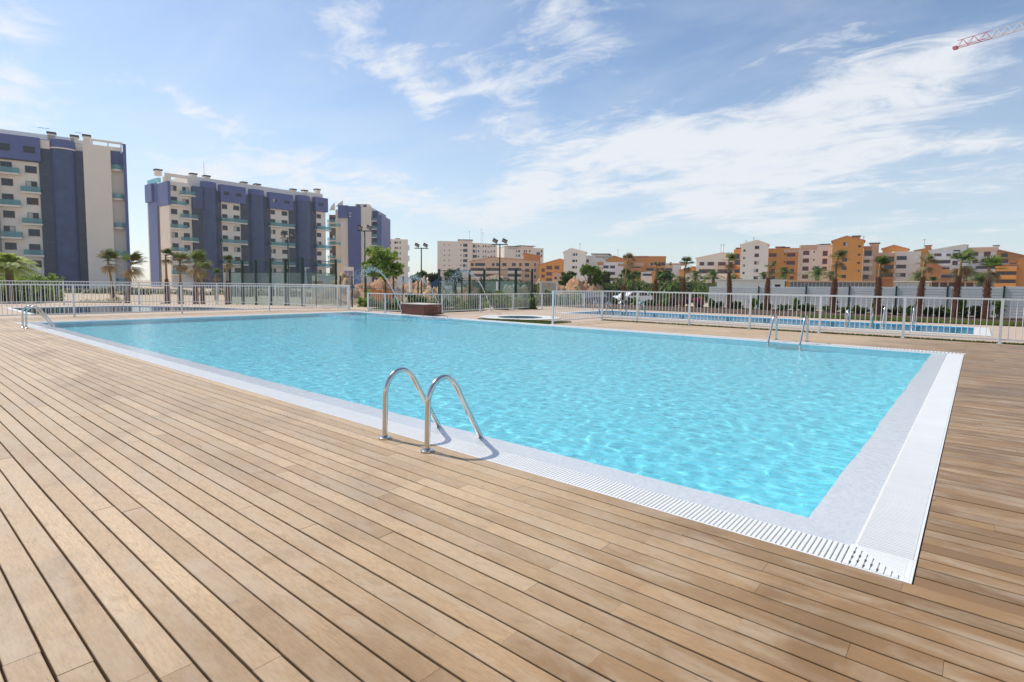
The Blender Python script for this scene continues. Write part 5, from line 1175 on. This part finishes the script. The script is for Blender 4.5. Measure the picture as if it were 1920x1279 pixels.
# ------------------------------------------------------------------ courts, masts, walls, vehicles, crane
M_GREENP = mat('dark_green_paint', (.012, .045, .03), .45, .4)
M_BLACK = mat('black_lamp', (.02, .02, .022), .4)
M_GALV = mat('galvanised_sheet', (.66, .68, .68), .45, .5, .1, noise=.6, nscale=1.5, col2=(.56, .58, .58))
M_CABIN = mat('site_cabin_white', (.66, .69, .70), .5, .4, noise=.4, nscale=1, col2=(.56, .58, .59))
def net_mat():
    m = bpy.data.materials.new('court_net'); m.use_nodes = True; nt = m.node_tree; n, l = nt.nodes, nt.links; n.clear()
    out = n.new('ShaderNodeOutputMaterial'); tr = n.new('ShaderNodeBsdfTransparent'); d = n.new('ShaderNodeBsdfDiffuse'); d.inputs[0].default_value = (.05, .08, .07, 1)
    mx = n.new('ShaderNodeMixShader'); mx.inputs[0].default_value = .16; l.new(tr.outputs[0], mx.inputs[1]); l.new(d.outputs[0], mx.inputs[2]); l.new(mx.outputs[0], out.inputs[0]); return m
M_NET = net_mat()
def court(label, posts, glass_y, group='glass-walled courts', w=.09):
    """posts: (column, top row, depth)"""
    p0 = GD(posts[0][0], posts[0][2]); t = thing('court_enclosure', label, 'court enclosure', (p0.x, p0.y, GROUND_Z), 0, group); base = Vector((p0.x, p0.y, GROUND_Z)); prev = None
    for x, yt, dep in posts:
        g_ = GD(x, dep); q = Vector((g_.x, g_.y, GROUND_Z))-base; h = P(x, yt, dep).z-GROUND_Z
        a = 0 if prev is None else math.atan2(q.y-prev[0].y, q.x-prev[0].x)
        mb = MB(); mb.box(-w/2, w/2, -w*.7, w*.7, 0, h, M_GREENP); mb.build('post', t, loc=q, rotz=a)
        if prev is not None:
            d = q-prev[0]; L = d.length; hh = min(h, prev[1]); gz = min(hh*.72, glass_y)
            rl = MB(); rl.box(.05, L-.05, -.02, .02, hh-.06, hh-.01, M_GREENP); rl.box(.05, L-.05, -.02, .02, gz, gz+.05, M_GREENP); rl.build('rail', t, loc=prev[0], rotz=a)
            gp = MB(); gp.box(.07, L-.07, -.006, .006, .05, gz-.02, M_COURTGLASS); gp.build('glass_panel', t, loc=prev[0], rotz=a)
            ne = MB(); ne.add([(.05, 0, gz+.06), (L-.05, 0, gz+.06), (L-.05, 0, hh-.07), (.05, 0, hh-.07)], [(0,1,2,3)], M_NET); ne.build('net', t, loc=prev[0], rotz=a)
        prev = (q, h)
    return t
court('glass-walled court with dark green posts before the long blue block', [(431, 488, 47), (455, 488, 46), (480, 488, 45), (507, 486.5, 43.5), (535.6, 485.5, 42), (567, 483.5, 41), (630, 486.5, 50)], 2.9, w=.13)
court('glass-walled court with dark green posts right of the fountain jets', [(823.3, 504.5, 47), (854, 506, 44), (880.6, 506, 46), (908, 505.5, 45), (967, 504, 40), (997.5, 504.5, 47)], 2.3, w=.12)
def mesh_fence(label, posts, n_w=4):
    p0 = GD(posts[0][0], posts[0][2]); base = Vector((p0.x, p0.y, GROUND_Z)); t = thing('wire_fence', label, 'wire fence', base, 0, 'dark green wire fences'); prev = None
    for x, yt, dep in posts:
        g_ = GD(x, dep); q = Vector((g_.x, g_.y, GROUND_Z))-base; h = P(x, yt, dep).z-GROUND_Z
        mb = MB(); mb.tube([(0,0,0),(0,0,h)], .05, M_GREENP, 8); mb.build('post', t, loc=q)
        if prev is not None:
            d = q-prev[0]; L = d.length; a = math.atan2(d.y, d.x); wi = MB()
            for k_ in range(n_w): z = .1+(min(h, prev[1])-.14)*k_/(n_w-1); wi.box(0, L, -.008, .008, z-.008, z+.008, M_GREENP)
            wi.build('wire', t, loc=prev[0], rotz=a)
        prev = (q, h)
mesh_fence('dark green wire fence between the two courts, behind the fountain', [(592.5, 517, 40), (638, 517, 39), (660, 517, 38), (686, 518, 36), (737.8, 517.5, 34), (756, 518.5, 36), (784, 518, 37), (826, 518.5, 36), (866, 520.5, 35), (902, 520, 36)])
def mast(label, x, yt, dep, w=1.15):
    g_ = GD(x, dep); h = P(x, yt, dep).z-GROUND_Z; t = thing('floodlight_mast', label, 'lamp mast', (g_.x, g_.y, GROUND_Z), YAW*-1*0, 'court floodlight masts')
    mb = MB(); mb.tube([(0,0,0),(0,0,h*.5),(0,0,h)], [.065,.055,.045], M_GREENP, 10); mb.build('pole', t, smooth=True)
    ang = math.atan2(CR.y, CR.x); mb = MB(); mb.box(-w/2, w/2, -.035, .035, h-.03, h+.04, M_GREENP); arm = mb.build('cross_arm', t, rotz=ang)
    for s in (-1, 1):
        mb = MB(); mb.box(-.19, .19, -.04, .04, -.14, .14, M_BLACK); o = mb.build('floodlight', arm, loc=(s*w*.30, -.03, h+.26)); o.rotation_euler = (math.radians(38), math.radians(28), 0)
        lens = MB(); lens.box(-.155, .155, -.046, -.041, -.105, .105, mat('lamp_glass', (.25, .27, .30), .1)); lens.build('lens', o)
mast('floodlight mast over the left court before the long block', 541, 447, 44)
mast('floodlight mast rising beside the narrow blue tower, behind the young tree', 684.5, 434, 42)
mast('floodlight mast standing alone against the sky at centre left', 790, 466, 46)
mast('floodlight mast in front of the tiled houses at the centre', 936.5, 459, 40)
# grey slatted wall behind the palms
def beyond(x, k_=1.1):
    q = on_line(x)*k_; q.z = -.034; return q
def slat_wall(label, posts, ytop, n=11):
    base = beyond(posts[0]); t = thing('slatted_wall', label, 'fence wall', base, 0); prev = None
    for x in posts:
        q = beyond(x); dep = (q-EYEP).dot(CF); h = P(x, ytop, dep).z+.034; ql = q-base
        if prev is not None:
            d = ql-prev[0]; L = d.length; a = math.atan2(d.y, d.x); hh = min(h, prev[1]); st = hh/n; one = MB(); one.box(.03, L-.03, .0, .05, -st*.40, st*.40, M_GALV); one.box(.03, L-.03, .051, .06, -st*.5, st*.5, M_GALV); me = None
            for k_ in range(n):
                if me is None: o = one.build('slat', t); me = o.data
                else: o = link('slat', me, t)
                o.location = prev[0]+Vector((0,0,st*(k_+.5))); o.rotation_euler = (0, 0, a)
            pm = MB(); pm.box(-.035, .035, -.05, .0, 0, hh+.06, M_GREENP); pm.build('post', t, loc=ql, rotz=a)
        prev = (ql, h)
slat_wall('grey corrugated slat wall with dark posts behind the row of palms', [1329, 1423, 1512, 1593, 1681, 1777, 1883, 1985], 537.5)
# low buildings and cabins just behind that wall
def cabin(name, label, cat, x0, x1, dep, yt, yb, m, panels=0, pm=None, sign=False, roof=None):
    fc = Facade(x0, dep/math.hypot(1, (x0-960)/F_PX)*math.hypot(1, ((x0+x1)/2-960)/F_PX), x1, dep/math.hypot(1, (x1-960)/F_PX)*math.hypot(1, ((x0+x1)/2-960)/F_PX)); t = fc.root(name, label, cat); L = fc.L; zt = fc.z((x0+x1)/2, yt)
    w = MB(); w.box(0, L, 0, 2.6, -1, zt, m); w.build('wall', t)
    r_ = MB(); r_.box(-.15, L+.15, -.35, 2.8, zt+.001, zt+.09, roof or m); r_.build('roof', t)
    for i in range(panels):
        a, b = L*(i+.1)/panels, L*(i+.9)/panels; q = MB(); q.box(a, b, -.04, -.001, .2, zt-.06, pm or M_GLASSD); o = q.build('panel', t)
        if pm is not m and pm is not None: pass
    if sign: q = MB(); q.box(L*.86, L*.94, -.05, -.001, zt-.62, zt-.30, M_BLACK); q.build('sign_plate', t)
    return t
cabin('site_cabin', 'long pale grey site cabin behind the slatted wall, under the cream tower', 'cabin', 1344, 1471, 46, 526, 541, M_CABIN, 5, M_CABIN, True)
cabin('glazed_pavilion', 'low pavilion with a row of blue-grey glass doors before the orange tower', 'pavilion', 1481, 1640, 50, 528.5, 540, mat('pavilion_frame', (.60, .55, .50), .6), 22, mat('blue_grey_glass', (.14, .17, .21), .15), roof=M_PEACH)
cabin('glazed_pavilion', 'low pavilion with pale glass doors before the cream slit-window block', 'pavilion', 1678, 1742, 50, 529, 540, MATS['pavilion_frame'], 9, mat('pale_glass', (.50, .56, .58), .15), roof=M_BEIGE)
cabin('shade_shed', 'low brown-roofed shed behind the slatted wall at right', 'shed', 1745, 1826, 52, 529, 540, MATS['pavilion_frame'], 5, M_SHADE, roof=M_ROOFT)
# mounds of spoil on the building plot
def mound(label, x, dep, w, yt, seed, m):
    g_ = GD(x, dep); h = P(x, yt, dep).z-GROUND_Z; t = MB(); r = np.random.default_rng(seed); n = 34; vs = []; fs = []
    ph = r.random(8)*6.28
    for j in range(n+1):
        for i in range(n+1):
            a, b = i/n*2-1, j/n*2-1; rr = math.hypot(a, b); z = (.5+.5*math.cos(math.pi*min(1, rr)))**.75*h*(1+.30*math.sin(4.1*a+ph[0])*math.cos(3.3*b+ph[1])+.20*math.sin(9*a+ph[2]+3*b)+.10*math.sin(17*b+ph[3]+9*a)+.06*math.sin(29*a+ph[4]-8*b)+.16*float(r.normal()))*.9; vs.append((a*w*1.7, b*w*1.2, z-.03))
    for j in range(n):
        for i in range(n): k_ = j*(n+1)+i; fs.append((k_, k_+1, k_+n+2, k_+n+1))
    t.add(vs, fs, m); o = t.build('soil_mound', None, True, (g_.x, g_.y, GROUND_Z), math.atan2(CR.y, CR.x)); tag(o, label, 'soil mound', 'spoil mounds'); return o
M_SPOIL = mat('red_spoil', (.42, .21, .12), .95, .1, noise=.9, nscale=1.2, col2=(.52, .34, .20), bump=.8, bscale=5)
M_SAND = mat('sand_spoil', (.52, .36, .22), .95, .1, noise=.9, nscale=1.2, col2=(.42, .27, .16), bump=.8, bscale=5)
for x, dep, w, yt, m_, lb in [(700, 55, 2.6, 529, M_SPOIL, 'reddish soil mound below the purple mural'), (742, 58, 3.4, 523, M_SPOIL, 'tall reddish soil mound behind the young tree'), (800, 52, 1.7, 536, M_SAND, 'sandy soil mound right of the white post'), (820, 50, 1.6, 541, M_SAND, 'small sandy mound below the truck cab'), (1067, 66, 2.4, 527, M_SPOIL, 'reddish soil mound right of the white gazebo'), (1100, 68, 2.6, 533, M_SPOIL, 'low reddish mound under the bright green tree'), (1012, 70, 1.8, 535, M_SAND, 'orange sandy mound left of the white gazebo'), (880, 58, 2.5, 541, M_SPOIL, 'brown soil mound behind the tall water jet'), (655, 52, 2.6, 531, M_SAND, 'sandy soil slope left of the orange hoarding')]:
    mound(lb, x, dep, w, yt, int(x), m_)
# orange plank hoarding
fc = Facade(687, 46, 736, 46); t = fc.root('plank_hoarding', 'orange timber plank hoarding seen under the young tree', 'hoarding'); n = 10; M_OPL = mat('orange_plank', (.62, .24, .06), .8, .2, island=.8, col2=(.50, .18, .05)); one = None
for i in range(n):
    a, b = fc.L*i/n+.015, fc.L*(i+1)/n-.015
    q = MB(); q.box(a, b, 0, .04, -.75, fc.z(710, 544), M_OPL); q.build('plank', t)
q = MB(); q.box(0, fc.L, .041, .1, fc.z(710, 544)-.3, fc.z(710, 544)-.18, M_OPL); q.build('batten', t)
# mural wall with purple lettering-like scrawl, site sign, white bollard posts
fc = Facade(645, 60, 662, 60); t = fc.root('mural_wall', 'cream wall end with a purple painted mural beside the narrow blue tower', 'wall')
q = MB(); q.box(0, fc.L, 0, .3, -.75, fc.z(653, 500.5), M_CREAM); q.build('wall', t)
M_MUR = mat('purple_mural', (.16, .12, .26), .8, .2, noise=1.0, nscale=1.6, col2=(.50, .47, .58), stretch=(1, 1, 1.4))
q = MB(); q.box(.05, fc.L-.02, -.03, -.001, -.7, fc.z(653, 508), M_MUR); q.build('painted_panel', t)
fc = Facade(585, 58, 627, 58); t = fc.root('site_hoarding', 'site hoarding with a printed picture, left of the purple mural', 'hoarding')
q = MB(); q.box(0, fc.L, 0, .1, -.75, fc.z(606, 517), M_CREAM); q.build('board', t)
q = MB(); q.box(fc.L*.27, fc.L*.97, -.03, -.001, fc.z(606, 532), fc.z(606, 518), mat('printed_sky', (.42, .53, .66), .6, noise=.8, nscale=.8, col2=(.60, .62, .62))); q.box(fc.L*.03, fc.L*.5, -.034, -.031, fc.z(606, 532), fc.z(606, 527), mat('printed_rust', (.40, .20, .12), .6, noise=.9, nscale=2)); q.build('printed_picture', t)
for x, y0_, y1_, dep, lb in ((769, 523, 549, 33, 'white-topped marker post left of the blue truck body'), (932.5, 528, 545, 41, 'white notice strip fixed by the central lamp mast')):
    g_ = GD(x, dep); za, zb_ = P(x, y1_, dep).z, P(x, y0_, dep).z; t = thing('marker_post', lb, 'marker post', (g_.x, g_.y, GROUND_Z)); q = MB(); q.box(-.06, .06, -.05, .05, 0, za-GROUND_Z, M_SHUT); q.build('post', t); q = MB(); q.box(-.065, .065, -.055, .055, za-GROUND_Z+.001, zb_-GROUND_Z, M_WHITE); q.build('white_sleeve', t)
# goal-like pale frame before the blue block
fc = Facade(571, 48, 590, 50); t = fc.root('hoop_stand', 'pale pipe frame stand before the last bay of the long block', 'pipe frame'); zt = fc.z(575, 502.5)
q = MB(); q.tube([(.1,0,-.75),(.25,0,zt)], .06, M_GALV, 6); q.tube([(.9,0,-.75),(.25,0,zt-.2)], .04, M_GALV, 6); q.build('leg', t)
q = MB(); q.tube([(.1,0,zt),(.9,0,zt)], .05, M_WHITE, 6); q.tube([(1.1,.4,zt-.9),(1.0,.4,zt)], .04, M_GALV, 6); q.build('arm', t)
# tipper lorry
M_TBLUE = mat('lorry_blue', (.03, .12, .26), .45, .4, noise=.4, nscale=1); M_TYRE = mat('tyre_rubber', (.02, .02, .02), .8)
def wheel(par, x, y, r, w=.22, y_out=-1):
    mb = MB(); mb.tube([(x, y-w/2, r), (x, y+w/2, r)], r, M_TYRE, 18); o = mb.build('wheel', par); mb = MB(); mb.tube([(x, y-w/2-.01, r), (x, y-w/2+.02, r)], r*.55, M_GALV, 14); mb.build('rim', o)
fc = Facade(771, 60, 851, 60); t = fc.root('tipper_lorry', 'tipper lorry with blue body and white cab parked behind the fountain', 'lorry'); L = fc.L; z0 = GROUND_Z; t.location.z = z0
zt = fc.z(800, 529)-z0
q = MB(); q.box(0, L*.66, 0, 2.3, .95, zt, M_TBLUE); 
for i in range(7): q.box(L*.66*(i+.05)/7, L*.66*(i+.05)/7+.1, -.06, -.001, .95, zt, M_TBLUE)
q.yprism([(L*.50, zt+.001), (L*.67, zt+.001), (L*.70, zt+.62), (L*.60, zt+.35)], .05, 2.2, M_TBLUE); q.build('tipper_body', t)
q = MB(); q.box(0, L, .5, 1.9, .55, .949, M_BLACK); q.build('chassis', t)
q = MB(); q.yprism([(L*.70, .7), (L, .7), (L, 1.75), (L*.97, zt+.72), (L*.73, zt+.72), (L*.70, 1.75)], .02, 2.25, M_WHITE); cab = q.build('cab', t)
q = MB(); q.yprism([(L*.78, 1.75), (L*.955, 1.75), (L*.94, zt+.5), (L*.79, zt+.5)], -.01, .019, M_GLASSD); q.build('side_window', cab)
for x in (L*.14, L*.30, L*.84): wheel(t, x, .15, .5)
# white car
fc = Facade(1163, 52, 1243, 54); t = fc.root('parked_car', 'white parked car seen through the railing behind two palms', 'car'); t.location.z = GROUND_Z; L = 4.1; H = 1.5
prof = [(.0, .35), (4.05, .35), (4.1, .75), (3.95, .98), (3.2, 1.05), (2.65, 1.46), (1.15, 1.5), (.45, 1.08), (.05, .95)]
prof = [(4.1-x, z) for x, z in prof][::-1]
q = MB(); q.yprism(prof, 0, 1.65, mat('white_car_paint', (.78, .79, .80), .2, .6)); body = q.build('body', t)
q = MB(); q.yprism([(4.1-x, z) for x, z in [(.62, 1.08), (1.22, 1.40), (1.85, 1.41), (1.85, 1.06)]], -.012, -.001, M_GLASSD); q.build('side_window', body)
q = MB(); q.yprism([(4.1-x, z) for x, z in [(1.95, 1.06), (1.95, 1.41), (2.6, 1.38), (3.05, 1.06)]][::-1], -.012, -.001, M_GLASSD); q.build('side_window', body)
q = MB(); q.box(.02, .12, -.01, .3, .72, .88, MATS['lamp_glass']); q.build('headlight', body)
for x in (.75, 3.3): wheel(t, x, .08, .31)
# dark car further left behind the shrubs
fc = Facade(1092, 46, 1160, 48); t = fc.root('parked_car', 'dark blue parked car half hidden by shrubs left of the white car', 'car'); t.location.z = GROUND_Z
q = MB(); q.yprism([(x*.95, z*.92) for x, z in prof], 0, 1.6, mat('dark_car_paint', (.03, .045, .08), .25, .6)); body = q.build('body', t)
q = MB(); q.yprism([(.62, 1.0), (1.2, 1.28), (2.4, 1.29), (2.8, 1.0)][::-1], -.012, -.001, mat('car_glass_bright', (.35, .40, .45), .1)); q.build('side_window', body)
for x in (.75, 3.1): wheel(t, x, .08, .31)
# white curtained gazebo
fc = Facade(1013, 44, 1045, 44); t = fc.root('gazebo', 'white curtained garden gazebo beside the corner of the lap pool railing', 'gazebo'); t.location.z = GROUND_Z; L = fc.L; h = fc.z(1030, 528)-GROUND_Z; M_CUR = mat('white_curtain', (.74, .68, .60), .85, noise=.3, nscale=3, col2=(.64, .57, .49))
for x, y in ((.06, 0), (L-.06, 0), (.06, 1.4), (L-.06, 1.4)):
    q = MB(); q.box(x-.05, x+.05, y-.05, y+.05, 0, h-.12, M_WHITE); q.build('post', t)
q = MB(); q.box(-.05, L+.05, -.08, 1.48, h-.119, h, M_CUR); q.build('roof', t)
for a, b in ((.1, L*.36), (L*.64, L-.1)):
    q = MB(); n = 16; q.add([(a+(b-a)*i/n, .02+.04*math.sin(i*1.9), z) for z in (.02, h-.13) for i in range(n+1)], [(i, i+1, n+2+i, n+1+i) for i in range(n)], M_CUR); q.build('curtain', t)
q = MB(); q.add([(.1+(L-.2)*i/20, 1.38+.03*math.sin(i*1.7), z) for z in (.02, h-.13) for i in range(21)], [(i, i+1, 22+i, 21+i) for i in range(20)], M_CUR); q.build('curtain', t)
# rubble stones behind the court glass
rs = random.Random(4)
for i in range(16):
    x = 947+i*2.6; dep = 56+rs.uniform(-1, 1); g_ = GD(x, dep); s = rs.uniform(.16, .3); zc = P(x, 545-rs.random()*8, dep).z
    mb = MB(); vs = []
    for a in range(6):
        for b_ in range(3): rr = s*rs.uniform(.75, 1.15)*math.cos((b_-1)*.8); vs.append((math.cos(a*1.047)*rr*1.3, math.sin(a*1.047)*rr, s*math.sin((b_-1)*.9)))
    vs += [(0,0,-s*1.0),(0,0,s*1.0)]; fs = []
    for a in range(6):
        n2 = (a+1) % 6
        for b_ in range(2): fs.append((a*3+b_, n2*3+b_, n2*3+b_+1, a*3+b_+1))
        fs.append((n2*3, a*3, 18)); fs.append((a*3+2, n2*3+2, 19))
    mb.add(vs, fs, mat('pale_rock', (.56, .46, .36), .9)); o = mb.build('rock', None, False, (g_.x, g_.y, max(GROUND_Z+s*.8, zc))); tag(o, 'pale rubble rock behind the right-hand glass court, %s from the left' % ORD[i], 'rock', 'rubble heap behind the glass court')
hp = GD(966, 57); mb = MB(); mb.box(-1.4, 1.4, -.3, .5, 0, P(966, 544, 57).z-GROUND_Z, MATS['pale_rock']); o = mb.build('stone_plinth', None, False, (hp.x, hp.y, GROUND_Z), math.atan2(CR.y, CR.x)); tag(o, 'low stone plinth carrying the rubble heap behind the glass court', 'plinth')
# tower crane whose jib tip enters top right
M_CRED = mat('crane_red', (.50, .12, .13), .5); M_CWHT = mat('crane_white', (.62, .62, .62), .5)
zc = 46.0
def at_height(x, y, z): d = ray(x, y); return EYEP+d*((z-EYE)/d.z)
tip = at_height(1789, 91, zc); q2 = at_height(1925, 52, zc); jd = (q2-tip); jd.z = 0; jd.normalize(); LJ = 52.0; mast_p = tip+jd*LJ
t = thing('tower_crane', 'tower crane jib tip, red then white lattice, reaching in at the top right corner', 'crane', (mast_p.x, mast_p.y, GROUND_Z), math.atan2(-jd.y, -jd.x))
def lattice(mb, x0, x1, z, m, hgt=1.25, wd=1.0, step=1.3):
    n = max(1, int((x1-x0)/step)); r = .055
    for y in (-wd/2, wd/2): mb.tube([(x0,y,z),(x1,y,z)], r, m, 5)
    mb.tube([(x0,0,z+hgt),(x1,0,z+hgt)], r, m, 5)
    for i in range(n):
        a, b = x0+(x1-x0)*i/n, x0+(x1-x0)*(i+1)/n; c = (a+b)/2
        for y in (-wd/2, wd/2): mb.tube([(a,y,z),(c,0,z+hgt)], .045, m, 4); mb.tube([(c,0,z+hgt),(b,y,z)], .045, m, 4)
        mb.tube([(a,-wd/2,z),(a,wd/2,z)], .045, m, 4); mb.tube([(a,-wd/2,z),(b,wd/2,z)], .035, m, 4)
zj = zc-GROUND_Z
mb = MB(); lattice(mb, LJ-5.4, LJ-.4, zj, M_CRED); mb.box(LJ-.5, LJ+.1, -.5, .5, zj-.2, zj+.25, M_CRED); mb.build('jib_tip', t)
mb = MB(); lattice(mb, 1.2, LJ-5.4, zj, M_CWHT, step=1.5); mb.build('jib', t)
mb = MB(); lattice(mb, -14, -1.2, zj, M_CWHT, step=1.6); mb.box(-14, -11, -.9, .9, zj-1.6, zj-.1, M_GALV); mb.build('counter_jib', t)
mb = MB()
for sx in (-.9, .9):
    for sy in (-.9, .9): mb.tube([(sx,sy,0),(sx,sy,zj+2)], .11, M_CRED, 5)
for i in range(24):
    z0, z1 = zj*i/24, zj*(i+1)/24
    for (a, b), (c, d) in (((-.9,-.9),(.9,-.9)), ((.9,-.9),(.9,.9)), ((.9,.9),(-.9,.9)), ((-.9,.9),(-.9,-.9))): mb.tube([(a,b,z0),(c,d,z1)], .06, M_CRED, 4)
mb.tube([(0,0,zj+2),(0,0,zj+7)], [.5,.1], M_CRED, 6); mb.build('mast', t)
mb = MB(); mb.tube([(0,0,zj+7),(LJ*.6,0,zj+1.3)], .04, M_FRAME, 4); mb.tube([(0,0,zj+7),(-12,0,zj+1.3)], .04, M_FRAME, 4); mb.build('tie_bar', t)
# ------------------------------------------------------------------ air
hm = bpy.data.materials.new('sea_haze'); hm.use_nodes = True; hn, hl = hm.node_tree.nodes, hm.node_tree.links; hn.clear()
ho = hn.new('ShaderNodeOutputMaterial'); hv = hn.new('ShaderNodeVolumePrincipled'); hl.new(hv.outputs[0], ho.inputs['Volume'])
hv.inputs['Color'].default_value = (.90, .94, 1.0, 1); hv.inputs['Density'].default_value = .0003; hv.inputs['Anisotropy'].default_value = .3
hb = MB(); hb.box(-420, 330, -70, 470, -2.2, 62, hm); tag(hb.build('haze'), kind='stuff')
